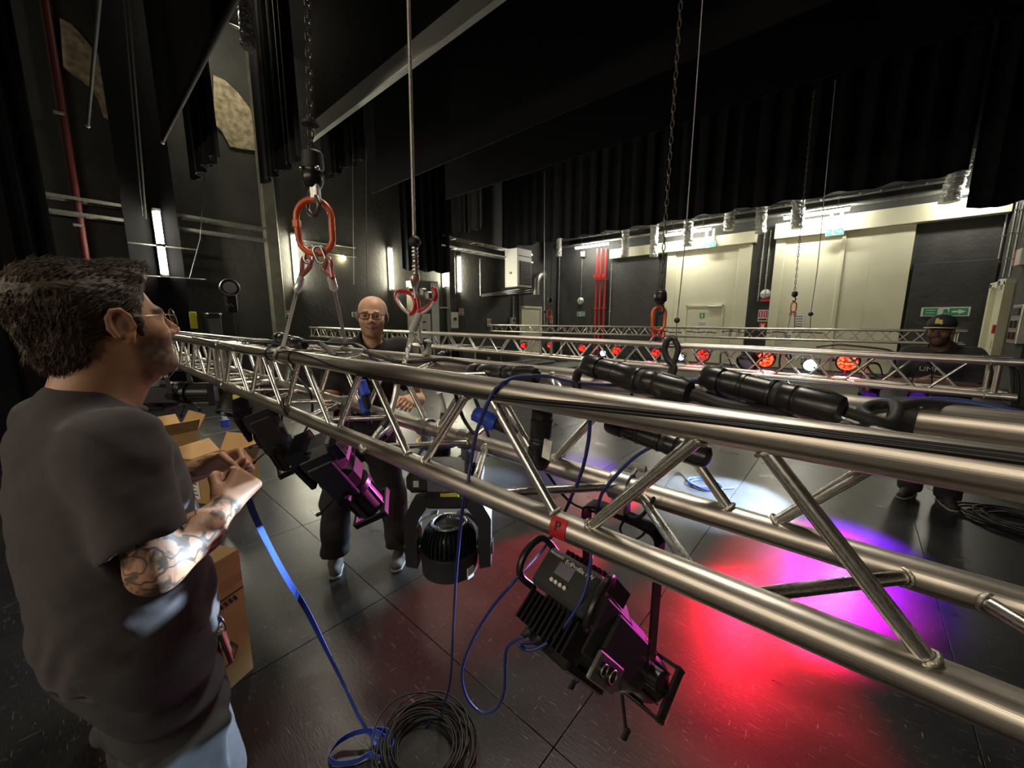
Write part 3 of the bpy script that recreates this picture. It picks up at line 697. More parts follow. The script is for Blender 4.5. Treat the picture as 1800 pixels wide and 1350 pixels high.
def truss(a, b, joints, node0, pitch, label, weld_from=None):
    """a, b: centre line ends (x, y, z of the truss centre), a is the right end"""
    a = Vector(a); b = Vector(b); L = abs(b.x - a.x)
    t = thing('box_truss', b, label, 'truss', 'aluminium box trusses')
    def pt(x, sy, sz):
        f = (x - a.x) / (b.x - a.x); c = a + (b - a) * f
        return Vector((x, c.y + sy * HC, c.z + sz * HC))
    cuts = sorted([a.x, b.x] + list(joints))
    for i in range(len(cuts) - 1):
        for sy in (-1, 1):
            for sz in (-1, 1): stick('chord', CHORD, t, pt(cuts[i], sy, sz), pt(cuts[i + 1], sy, sz), 0.0252)
    for x in cuts:
        inner = x in joints
        for dx in ((-.09, .09) if inner else ((.03,) if x == b.x else (-.03,))):
            xx = x + dx
            for sy in (-1, 1): stick('end_post', POST, t, pt(xx, sy, -1), pt(xx, sy, 1), 0.0165)
            for sz in (-1, 1): stick('end_post', POST, t, pt(xx, -1, sz), pt(xx, 1, sz), 0.0165)
        for sy in (-1, 1):
            for sz in (-1, 1):
                share('coupler', COUPLER, t, Matrix.Translation(pt(x, sy, sz)))
    h = pitch / 2; gap = 0.022
    x = node0
    lo, hi = min(a.x, b.x) + .06, max(a.x, b.x) - .06
    xs = []
    while x < hi: x += pitch
    while x > lo - pitch: xs.append(x); x -= pitch
    faces = [((-1, -1), (-1, 1)), ((1, 1), (1, -1)), ((1, -1), (-1, -1)), ((-1, 1), (1, 1))]   # front, back, bottom, top
    for (n0, n1) in faces:
        for x in xs:
            for sg in (-1, 1):
                xa, xb = x + sg * gap, x + sg * (h - gap)
                if min(xa, xb) < lo or max(xa, xb) > hi: continue
                if any(min(xa, xb) < j + .12 and max(xa, xb) > j - .12 and abs((xa + xb) / 2 - j) < .1 for j in joints): continue
                pa, pb = pt(xa, *n0), pt(xb, *n1); dd = (pb - pa).normalized()
                stick('brace', BRACE, t, pa + dd * .018, pb - dd * .018, 0.0100)
                if weld_from is not None and x > weld_from:
                    for (p, q) in ((pa, dd), (pb, -dd)):
                        d_, s_, u_ = frame_axes(q)
                        share('weld_bead', WELD, t, Matrix.Translation(p + q * .0285) @ Matrix((s_, u_, d_)).transposed().to_4x4())
    return t
YN, YF, ZT, ZB = 0.565, 0.804, 1.509, 1.270
YM = (YN + YF) / 2; ZM = (ZT + ZB) / 2
main = truss((1.15, YM, ZM), (-10.85, YM, ZM), (-2.85, -6.85), 0.135, 0.487, 'large near aluminium box truss crossing the whole foreground', weld_from=-1.2)
tr2 = truss((0.80, 4.32, 1.372 - HC), (-10.87, 4.32, 1.47 - HC), (-3.1, -7.0), 0.42, 0.487, 'middle aluminium box truss carrying the lit red and white lamps')
tr3 = truss((1.49, 11.1, 1.455 - HC), (-10.8, 11.1, 1.485 - HC), (-2.3, -6.4), 1.1, 0.487, 'farthest aluminium box truss in front of the cream gates')
# red tape flag with letter on the lower near chord
tp = MB(); cx = P(993, 918, Y=YN).x
for k in range(7):
    pass
pts = [(YN + 0.0262 * -math.cos(q), ZB + 0.0262 * math.sin(q)) for q in [math.radians(x) for x in range(-25, 70, 12)]]
vs = []; 
for (y, z) in pts: vs += [(cx - .017, y, z), (cx + .017, y, z)]
for (y, z) in pts: vs += [(cx - .017, y + (y - YN) * .02, z + (z - ZB) * .02), (cx + .017, y + (y - YN) * .02, z + (z - ZB) * .02)]
k = len(pts); fs = [(2 * i, 2 * i + 1, 2 * i + 3, 2 * i + 2) for i in range(k - 1)] + [(2 * k + 2 * i, 2 * k + 2 * i + 2, 2 * k + 2 * i + 3, 2 * k + 2 * i + 1) for i in range(k - 1)]
tp.add(vs, fs); tpo = tp.build('tape_flag', 'red_tape', main, 60, label='red tape flag with a handwritten letter P')
qa = math.radians(22); nrm = Vector((0, -math.cos(qa), math.sin(qa))); upv = Vector((0, math.sin(qa), math.cos(qa)))
text_mesh('letter', 'P', 0.026, basis(Vector((cx, YN, ZB)) + nrm * 0.0275, (1, 0, 0), upv), 'ink', main)

# ================================================================== RIGGING
GH = 'hoist pick-ups'
def link_mesh(L, W, r, m, name='chain_link', n=14, k=6):
    pts = []; s = L / 2 - W / 2
    for i in range(n):
        q = 2 * math.pi * i / n; y = math.cos(q) * W / 2; z = math.sin(q) * W / 2 + (s if math.sin(q) >= 0 else -s)
        pts.append((0, y, z))
    o = MB().tube(pts, r, k, closed=True).build(name, m, None, 60); me = o.data; bpy.data.objects.remove(o); return me
LINK = link_mesh(0.034, 0.020, 0.0031, 'chain_steel')
def chain_parts(parent, a, b, pitch=0.0262):
    a = Vector(a); b = Vector(b); d, s, t = frame_axes(b - a); n = int((b - a).length / pitch)
    for i in range(min(n, 290)):
        x, y = (s, t) if i % 2 else (t, -s)
        share('chain_link', LINK, parent, Matrix.Translation(a + d * pitch * i) @ Matrix((x, y, d)).transposed().to_4x4())
def oval(mb, c, ex, ez, rx, rz, r, n=28, k=10):
    c = Vector(c); pts = []
    s = rz - rx
    for i in range(n):
        q = 2 * math.pi * i / n
        pts.append(c + ex * math.cos(q) * rx + ez * (math.sin(q) * rx + (s if math.sin(q) >= 0 else -s)))
    return mb.tube(pts, r, k, closed=True)
ZV = Vector((0, 0, 1))
def H(px, py, Y=0.70): return P(px, py, Y=Y)
h1 = thing('chain_hoist_pickup', H(553, 400), 'hoist chain with rubber boot, hook and orange master link above near truss', 'hoist')
top = H(540, 0); dirc = (top - H(546, 232)).normalized(); z_end = 8.3
chain_parts(h1, H(547, 262), H(547, 262) + dirc * ((z_end - H(547, 262).z) / dirc.z))
c = H(546, 217); MB().cyl(c - ZV * .005, c + ZV * .005, 0.030, n=18).build('stop_disc', 'rubber', h1)
a = H(549, 265); b = H(550, 297); MB().lathe(a, b - a, [(0, .032), (.006, .038), (.05, .041), ((b - a).length, .039)], 20).build('rubber_boot', 'rubber', h1, 40)
a = H(550, 296); b = H(550, 324); L_ = (b - a).length
MB().lathe(a, b - a, [(0, .034), (.012, .034), (.02, .040), (.045, .039), (.07, .030), (L_, .018)], 20).build('hook_block', 'plastic', h1, 50)
for q in (-1, 1): MB().sphere(H(550, 302) + _r3 * .030 * q - _f3 * .026, 0.010, 8, 6).build('bolt', 'steel', h1, 60)
a = H(553, 322); b = H(555, 352); MB().box((a + b) / 2, (.036, .03, (b - a).length), Matrix((_r3, ZV.cross(_r3), ZV)).transposed(), bev=.006).build('hook_shank', 'clear_sleeve', h1)
hk = [H(556, 345), H(559, 352), H(561, 362), H(558, 374), H(551, 379), H(544, 374), H(541, 362), H(543, 345), H(545, 335)]
MB().tube(smooth_path(hk, 5), [0.011] * 20 + [0.009 - 0.0001 * i for i in range(21)], 10).build('hook', 'chain_steel', h1, 60)
mc = H(553, 399); dd = (mc - Vector((0, 0, CAM_H))).length
ml_ = oval(MB(), mc, _r3, ZV, 0.071, 0.105, 0.0125).build('master_link', 'orange_paint', h1, 60)
MB().box(mc - _r3 * .071 + ZV * .012, (.028, .028, .036), Matrix((_r3, ZV.cross(_r3), ZV)).transposed(), bev=.005).build('link_tag', 'orange_paint', ml_)
for (sx, tx, ex) in ((-1, 537, 497), (1, 573, 608)):
    c = H(553 + 9 * sx, 448); ax = (ZV + _r3 * .35 * -sx).normalized()
    oval(MB(), c, _f3.cross(ax).normalized(), ax, 0.018, 0.034, 0.007).build('shackle', 'steel', h1, 60)
    c = H(tx, 470); p2 = H(527 if sx < 0 else 585, 488); p1 = H(556 - 4 * sx * -1, 459)
    pts = smooth_path([p2, H(tx - 6, 472) if sx < 0 else H(tx - 3, 474), H(tx - 4, 455) if sx < 0 else H(tx + 3, 455), H(tx + 6, 452) if sx < 0 else H(tx + 8, 458), H(tx + 8, 468) if sx < 0 else H(tx + 9, 472), p2], 5)
    MB().tube(pts, 0.0095, 8).build('thimble', 'pink_thimble', h1, 60)
# two wire rope legs down to the near and the far top chord
def wire(mb, a, b, r=0.0075, n=10):
    return mb.tube([Vector(a) + (Vector(b) - Vector(a)) * (i / 10) for i in range(11)], r, n)
for (pa, pb, pe, lab, Ye) in [((530, 487), (521, 515), (497, 611), 'wire rope sling leg from orange link to the near chord, left one', YN), ((581, 485), (588, 512), (608, 605), 'wire rope sling leg from orange link to the far chord, right one', YF)]:
    t = thing('wire_sling', P(pe[0], pe[1], Y=Ye), lab, 'sling', 'wire rope slings')
    a = H(*pa); b = P(pb[0], pb[1], Y=0.70 + (Ye - .70) * .2); e = P(pe[0], pe[1], Y=Ye)
    MB().lathe(a, b - a, [(0, .013), (.01, .016), ((b - a).length - .012, .016), ((b - a).length, .008)], 14).build('ferrule', 'clear_sleeve', t, 40)
    wire(MB(), b, e).build('rope', 'wire_rope', t, 60)
    cc = Vector((e.x, Ye, ZT)); MB().tube([cc + Vector((.012 * math.sin(q * 3), math.cos(q) * .033, math.sin(q) * .033)) for q in [2 * math.pi * i / 20 for i in range(20)]], 0.0065, 8, closed=True).build('wrap', 'wire_rope', t, 60)
# steel cable pick-up
def H2(px, py): return P(px, py, Y=0.70)
h2 = thing('cable_pickup', H2(745, 540), 'grey steel cable with black ball and red thimbles above near truss', 'hoist')
t0 = H2(718, 0); t1 = H2(724, 250); t2 = H2(728, 415); dirc = (t0 - t1).normalized()
MB().tube(smooth_path([t0 + dirc * ((8.3 - t0.z) / dirc.z), t0, t1, t2], 6), 0.0052, 8).build('cable', 'wire_rope', h2, 60)
MB().sphere(H2(729, 425), 0.0175, 18, 12).build('stop_ball', 'rubber', h2, 60)
a = H2(729, 433); b = H2(731, 484); L_ = (b - a).length
MB().lathe(a, b - a, [(L_ * i / 24, 0.0085 + (0.0018 if i % 3 else -0.001) * (1 if i not in (11, 12, 13) else 0)) for i in range(25)], 14).build('swaged_ferrule', 'steel', h2, 35)
a = H2(730, 480); b = H2(729, 505); MB().lathe(a, b - a, [(0, .008), (.008, .014), (.022, .014), ((b - a).length, .008)], 14).build('swivel_eye', 'steel', h2, 40)
MB().sphere(H2(731, 489) - _f3 * .012, 0.0065, 10, 8).build('swivel_pin', 'orange_paint', h2, 60)
a = H2(729, 503); b = H2(731, 525); MB().lathe(a, b - a, [(0, .009), (.012, .006), ((b - a).length, .007)], 12).build('swivel_stem', 'galv', h2, 50)
for (px, py) in ((718, 510), (742, 512), (752, 518)): MB().box(H2(px, py) + _f3 * .012, (.016, .02, .024), bev=.004).build('shackle_pin', 'galv', h2)
lp = smooth_path([H2(722, 552), H2(706, 540), H2(696, 524), H2(700, 513), H2(713, 512), H2(725, 520), H2(730, 535), H2(727, 548), H2(722, 552)], 5)
MB().tube(lp, 0.0062, 10).build('thimble_loop', 'red_sleeve', h2, 60)
lp = smooth_path([H2(721, 553), H2(708, 541), H2(699, 525), H2(703, 517)], 5); MB().tube([p - _f3 * .006 for p in lp], 0.005, 8).build('sleeve', 'clear_sleeve', h2, 60)
lp = smooth_path([H2(733, 522), H2(735, 535), H2(738, 548), H2(748, 543), H2(759, 532), H2(766, 522), H2(764, 510), H2(761, 506)], 5)
MB().tube(lp, 0.0062, 10).build('thimble_loop', 'red_sleeve', h2, 60)
lp = smooth_path([H2(742, 551), H2(754, 543), H2(764, 530)], 5); MB().tube([p - _f3 * .004 for p in lp], 0.0045, 8).build('sleeve', 'clear_sleeve', h2, 60)
s1 = thing('wire_sling', P(712, 638, Y=YN), 'wire rope sling with bright ferrule from red thimble down to the near chord', 'sling', 'wire rope slings')
a = H2(738, 552); b = P(724, 585, Y=.67); e = P(711, 640, Y=YN)
MB().lathe(a, b - a, [(0, .010), (.006, .0125), ((b - a).length - .006, .0125), ((b - a).length, .007)], 14).build('ferrule', 'clear_sleeve', s1, 40)
pth = [b + (e - b) * (i / 8) for i in range(9)]
for q in range(3): MB().tube([p + Vector((.0035 * math.cos(i * 1.1 + q * 2.09), .0035 * math.sin(i * 1.1 + q * 2.09), 0)) for i, p in enumerate(smooth_path(pth, 3))], 0.0038, 6).build('strand', 'wire_rope', s1, 60)
s2 = thing('wire_sling', P(745, 622, Y=YF), 'white sleeved sling from red thimble down behind to the far chord', 'sling', 'wire rope slings')
a = H2(733, 556); b = P(740, 600, Y=.74); e = P(747, 628, Y=YF)
MB().tube(smooth_path([a, b, e], 6), 0.007, 8).build('rope', 'clear_sleeve', s2, 60)
MB().box(P(751, 610, Y=.78), (.025, .02, .05), Matrix.Rotation(.3, 3, 'Y'), bev=.004).build('tag', 'clear_sleeve', s2)
MB().tube(smooth_path([b, P(747, 612, Y=.79), P(753, 628, Y=.80)], 5), 0.010, 8).build('dark_sleeve', 'rubber', s2, 60)
# sleeved slings wrapping the lower chords
for (pts, Ys, lab) in [([(700, 662), (694, 700), (682, 735), (660, 765), (640, 793), (634, 785)], [.70, .68, .65, .59, .535, .54], 'white sleeved sling looped around the lower near chord'),
                       ([(694, 745), (680, 765), (668, 780)], [.80, .82, .84], 'white sleeved sling end behind the lower chords'),
                       ([(772, 690), (780, 720), (776, 745), (770, 752)], [.84, .86, .85, .83], 'pale sleeved sling end hanging by the lower far chord')]:
    t = thing('sleeved_sling', P(pts[-1][0], pts[-1][1], Y=Ys[-1]), lab, 'sling', 'sleeved slings')
    q = smooth_path([P(x, y, Y=Y_) for (x, y), Y_ in zip(pts, Ys)], 6)
    k = len(q) * 2 // 5
    MB().tube(q[:k + 1], 0.0105, 10).build('clear_sleeve', 'clear_sleeve', t, 60)
    MB().tube(q[k:k + 4], 0.0115, 10).build('band', 'rubber', t, 60)
    MB().tube(q[k + 3:], 0.0085, 10).build('rope', 'wire_rope', t, 60)
# far hoists
def far_hoist(chain_top, blk, link, Y, lab, drop, big=1.0, hook_only=False):
    t = thing('far_hoist_pickup', P(link[0], link[1], Y=Y), lab, 'hoist', GH)
    a = P(blk[0], blk[1] - 6, Y=Y); b = P(chain_top[0], chain_top[1], Y=Y); d = (b - a).normalized()
    if d.z > 0 and chain_top[1] <= 0: b = a + d * ((8.3 - a.z) / d.z)
    mb = MB(); dd, s, u = frame_axes(b - a); n = int((b - a).length / 0.075)
    for i in range(n):
        x = s if i % 2 else u; c = a + dd * (.075 * (i + .5))
        mb.tube([c + x * (.017 * math.cos(q)) + dd * (.044 * math.sin(q)) for q in [2 * math.pi * j / 8 for j in range(8)]], 0.0058, 4, closed=True)
    o = mb.build('chain', 'chain_steel', t, 60)
    c = P(blk[0], blk[1], Y=Y); r = .085 * big
    MB().lathe(c + ZV * r, -ZV, [(0, r * .7), (.02, r), (r * 1.6, r), (r * 2.1, r * .5)], 14).build('hook_block', 'plastic', t, 50)
    MB().tube(smooth_path([c - ZV * r * 1.1, c - ZV * r * 1.6 + _r3 * r * .5, c - ZV * r * 2.4 + _r3 * r * .5, c - ZV * r * 2.7, c - ZV * r * 2.4 - _r3 * r * .6], 4), r * .22, 8).build('hook', 'chain_steel', t, 60)
    c = P(link[0], link[1], Y=Y); oval(MB(), c, _r3, ZV, .09 * big, .16 * big, 0.020 * big).build('master_link', 'orange_paint', t, 60)
    for sx in (-1, 1):
        p = c - ZV * .15 * big; e = Vector((c.x + sx * .05, Y + sx * HC, drop))
        oval(MB(), p - ZV * .05 + _r3 * .05 * sx, _r3, ZV, .03 * big, .05 * big, .010).build('thimble', 'red_sleeve', t, 60)
        wire(MB(), p - ZV * .08 + _r3 * .05 * sx, e, 0.011, 6).build('rope', 'wire_rope', t, 60)
far_hoist((1197, 0), (1161, 522), (1158, 560), 4.32, 'hoist with orange link above the middle truss, centre right', 1.40, 0.8)
far_hoist((1432, 150), (1397, 517), (1395, 540), 11.1, 'small hoist hook above the farthest truss in front of right gate', 1.47, 0.7)
far_hoist((980, 290), (967, 527), (966, 552), 11.1, 'small hoist with orange link right of the cream door', 1.48, 0.9)
def hang_cable(pts, Y, r, lab, ball=None, m='wire_rope', X=None):
    t = thing('hanging_cable', P(pts[-1][0], pts[-1][1], Y=Y, X=X), lab, 'cable', 'thin hanging cables')
    q = [P(x, y, Y=Y, X=X) for (x, y) in pts]
    if pts[0][1] <= 0: d = (q[0] - q[1]).normalized(); q[0] = q[0] + d * max(0, (8.3 - q[0].z) / d.z)
    MB().tube(q, r, 6).build('cable', m, t, 60)
    if ball: MB().sphere(P(ball[0], ball[1], Y=Y, X=X), r * 5, 12, 8).build('ball', 'rubber', t, 60)
    return t
hang_cable([(1235, 0), (1205, 420), (1190, 562), (1188, 590)], 4.32, 0.006, 'thin steel cable with small ball right of the centre hoist', (1190, 563))
hang_cable([(1469, 140), (1437, 470), (1425, 552), (1424, 580)], 11.1, 0.010, 'thin steel cable with ball before the right gate', (1425, 552))
hang_cable([(957, 300), (957, 580)], 11.1, 0.010, 'thin cable left of the small orange hoist by the cream door', (957, 548))
hang_cable([(643, 170), (645, 520)], 4.32, 0.010, 'thin cable hanging behind the bald man, right one', None, 'chain_steel')
hang_cable([(619, 190), (622, 500)], 4.32, 0.008, 'thin cable hanging behind the bald man, left one', None, 'wire_rope')
hang_cable([(217, 0), (250, 380)], None, 0.012, 'left one of two thin cables hanging at the top left', None, 'galv', X=-10.6)
hang_cable([(226, 0), (257, 385)], None, 0.012, 'right one of two thin cables hanging at the top left', None, 'galv', X=-10.6)
hang_cable([(372, 0), (362, 260), (352, 420), (333, 490)], None, 0.008, 'dark loose cable hanging before the left wall', None, 'cable_black', X=-10.9)
# ================================================================== LAMPS AND FIXTURES
def xf(M): return lambda p: M @ Vector(p)
def fixture_axes(rear, front, roll=0.0):
    x = (Vector(front) - Vector(rear)).normalized(); y = ZV.cross(x).normalized(); z = x.cross(y)
    M3 = Matrix((x, y, z)).transposed() @ Matrix.Rotation(roll, 3, 'X')
    return M3
def coupler_clamp(t, chord_y, chord_z, x, down=0.10):
    """half coupler around a chord with wing bolt and stem"""
    c = Vector((x, chord_y, chord_z))
    MB().cyl(c - Vector((.022, 0, 0)), c + Vector((.022, 0, 0)), 0.034, n=20).build('clamp', 'steel', t, 40)
    MB().box(c + Vector((0, 0, -.045)), (.04, .03, .05), bev=.006).build('clamp_base', 'steel', t)
    MB().cyl(c + Vector((0, .036, .0)), c + Vector((0, .075, .018)), 0.006, n=8).box(c + Vector((0, .082, .022)), (.05, .008, .018), bev=.003).build('wing_nut', 'steel', t)
def profile_spot(rear, front, hang, label, S=1.0, roll=0.0, panel=True, chord=None, pinkish=False, group='profile spotlights on the near truss'):
    rear = Vector(rear); front = Vector(front); M3 = fixture_axes(rear, front, roll)
    t = thing('profile_spotlight', rear, label, 'spotlight', group)
    L_ = (front - rear).length / S; k = L_ / 0.62
    def q(p): return rear + M3 @ (Vector((p[0] * k, p[1], p[2])) * S)
    def bx(mb, c, s, bev=0.0): return mb.box(q(c), (s[0] * S * k, s[1] * S, s[2] * S), M3, bev=bev * S)
    def cy(mb, a, b, r0, r1=None, n=20): return mb.cyl(q(a), q(b), r0 * S, (r1 if r1 is not None else r0) * S, n=n)
    # lamp house: eight-sided, chamfered
    bx(MB(), (.13, 0, 0.0), (.20, .185, .21), .035).build('lamp_house', 'plastic_grey', t)
    m_ = MB(); bx(m_, (.30, 0, -.005), (.18, .20, .19), .045); m_.build('shutter_house', 'plastic', t)
    for s in (-1, 1): bx(MB(), (.25, .098 * s, 0), (.27, .014, .13), .006).build('side_cover', 'plastic_grey', t)
    for i in range(11):
        y = -.085 + .017 * i
        bx(MB(), (.035, y, -.065), (.075, .006, .085)).build('heat_fin', 'plastic', t)
    for i in range(11):
        y = -.085 + .017 * i
        bx(MB(), (.09, y, .105), (.10, .006, .045)).build('heat_fin', 'plastic', t)
    # control panel on the rear with handles
    if panel:
        cp = bx(MB(), (.005, 0, .045), (.05, .20, .115), .012).build('control_panel', 'plastic_grey', t)
        bx(MB(), (-.021, .005, .058), (.006, .056, .036)).build('screen', 'screen', cp)
        mt = rear + M3 @ (Vector((-.0225 * k, 0.005, .095)) * S)
        y_ = -(M3 @ Vector((0, 1, 0))); z_ = M3 @ Vector((0, 0, 1))
        text_mesh('lettering', 'EclProfile FW', 0.018 * S, basis(rear + M3 @ (Vector((-.0215 * k, -.03, .082)) * S), y_, z_), 'white_label', cp)
        text_mesh('lettering', 'PROLIGHTS', 0.010 * S, basis(rear + M3 @ (Vector((-.0215 * k, .056, .086)) * S), y_, z_), 'white_label', cp)
        for i in range(4): MB().cyl(q((-.021, .028 - .016 * i, .022)), q((-.026, .028 - .016 * i, .022)), .0055 * S, n=10).build('button', 'white_plastic', cp)
        for s in (-1, 1):
            pth = smooth_path([q((.02, .10 * s, .10)), q((-.03, .125 * s, .105)), q((-.05, .13 * s, .045)), q((-.03, .125 * s, -.015)), q((.02, .10 * s, -.02))], 4)
            MB().tube(pth, .011 * S, 8).build('handle', 'plastic', t, 60)
    # connector plate with sockets and plugs, on the side that faces the camera
    bx(MB(), (.16, 0, -.118), (.20, .15, .03), .006).build('connector_housing', 'plastic', t)
    cpl = t
    if panel: cpl = bx(MB(), (.17, -.105, -.075), (.14, .012, .075), .004).build('connector_plate', 'galv', t)
    for (x, r) in (((.135, .020), (.185, .024)) if panel else ()):
        m_ = MB(); m_.cyl(q((x, -.112, -.072)), q((x, -.118, -.072)), r * S, n=18); m_.build('socket', 'plastic', cpl, 40)
        oval(MB(), q((x, -.119, -.072)), M3 @ Vector((1, 0, 0)), M3 @ Vector((0, 0, 1)), r * .72 * S, r * .72 * S, .0025 * S, 16, 6).build('socket_ring', 'galv', cpl, 60)
    # lens tube with gate ring, ribs and front frame
    cy(MB(), (.385, 0, 0), (.42, 0, 0), .098, .098, 28).build('gate_ring', 'plastic', t, 40)
    for s in (-1, 1):
        a = q((.40, .0, -.09 * s)); 
        m_ = MB(); m_.cyl(q((.40, .05 * s, -.095)), q((.40, .10 * s, -.16)), .005 * S, n=8); bx(m_, (.40, .105 * s, -.17), (.02, .014, .035), .004); m_.build('shutter_handle', 'plastic', t)
    lt = cy(MB(), (.41, 0, 0), (.60, 0, 0), .080, .080, 28).build('lens_tube', 'plastic_grey' if pinkish else 'plastic', t, 40)
    for i in range(10):
        an = 2 * math.pi * i / 10
        bx_ = MB(); c_ = q((.51, .083 * math.cos(an), .083 * math.sin(an)))
        bx_.box(c_, (.17 * S * k, .006 * S, .012 * S), M3 @ Matrix.Rotation(an + math.pi / 2, 3, 'X')); bx_.build('tube_rib', 'plastic', lt)
    m_ = MB()
    for (yy, zz, sy, sz) in ((0, .086, .19, .014), (0, -.086, .19, .014), (.086, 0, .014, .19), (-.086, 0, .014, .19)): bx(m_, (.615, yy, zz), (.045, sy, sz), .003)
    m_.build('colour_frame', 'plastic', lt)
    cy(MB(), (.585, 0, 0), (.604, 0, 0), .070, .070, 24).build('front_lens', 'lens_dead', lt, 40)
    # yoke up to the truss
    hang = Vector(hang); piv = q((.36, 0, 0)); y = M3 @ Vector((0, 1, 0))
    up_ = (hang - piv).normalized()
    for s in (-1, 1):
        a = piv + y * .118 * s * S; b = hang + y * .118 * s * S - up_ * .035
        MB().strip([a - up_ * .03, a, b], .038 * S, .007 * S, side=y.cross(up_)).build('yoke_arm', 'plastic', t)
        MB().cyl(a - y * .02 * s, a + y * .03 * s, .030 * S, n=14).build('yoke_knob', 'plastic', t, 40)
    pth = smooth_path([hang + y * .118 * S - up_ * .04, hang + y * .10 * S - up_ * .006, hang, hang - y * .10 * S - up_ * .006, hang - y * .118 * S - up_ * .04], 4)
    MB().strip(pth, .038 * S, .007 * S, side=y.cross(up_)).build('yoke_bridge', 'plastic', t)
    if chord: coupler_clamp(t, chord[0], chord[1], hang.x)
    else: MB().cyl(hang, hang + ZV * .06, .012, n=8).build('clamp_base', 'steel', t)
    return t
hp = P(1078, 872, Y=YF)
fA = profile_spot(P(983, 1048, d=0.92), P(1140, 1192, d=1.24), (hp.x + .02, YF, ZB - .07), 'large black profile spotlight with control panel hanging nearest the camera', S=0.88, chord=(YF, ZB), roll=-0.05)
hb = P(628, 735, Y=YF)
fB = profile_spot(P(545, 770, d=1.55), P(655, 893, d=1.80), (P(610, 745, Y=YF).x, YF, ZB - .06), 'black profile spotlight with pink lit tube in front of the bald man', S=0.84, panel=False, chord=(YF, ZB), pinkish=True, roll=.7)
fC = profile_spot(P(440, 702, d=2.05), P(512, 818, d=2.32), (P(492, 690, Y=YF).x, YF, ZB - .06), 'dark profile spotlight with blue sheen above the cardboard carton', S=0.8, panel=False, chord=(YF, ZB), roll=.7)
fE = profile_spot(P(232, 692, d=3.05), P(384, 690, d=3.10), P(310, 652, d=3.07), 'horizontal black profile spotlight hanging below the truss behind the near man', S=0.95, panel=False)
# connectors for the near profile: two plugs in its back
t = fA
for k, (a, b) in enumerate([((950, 1095), (918, 1118)), ((968, 1105), (938, 1130))]):
    p, q_ = P(a[0], a[1], d=.93), P(b[0], b[1], d=.90); L_ = (q_ - p).length
    pl = thing('cable_plug', q_, ['left', 'right'][k] + ' black connector plug in the back of the nearest profile spotlight', 'plug')
    MB().lathe(p, q_ - p, [(0, .008), (.012, .008), (.014, .0115), (L_ * .7, .0115), (L_ * .72, .010), (L_, .006)], 14).build('shell', 'rubber', pl, 40)
    MB().cyl(p, p + (q_ - p) * .22, .0095, n=14).build('metal_ring', 'gold_ink' if k else 'galv', pl, 40)
# magenta worklight on the profile housings comes from the middle truss (see below)

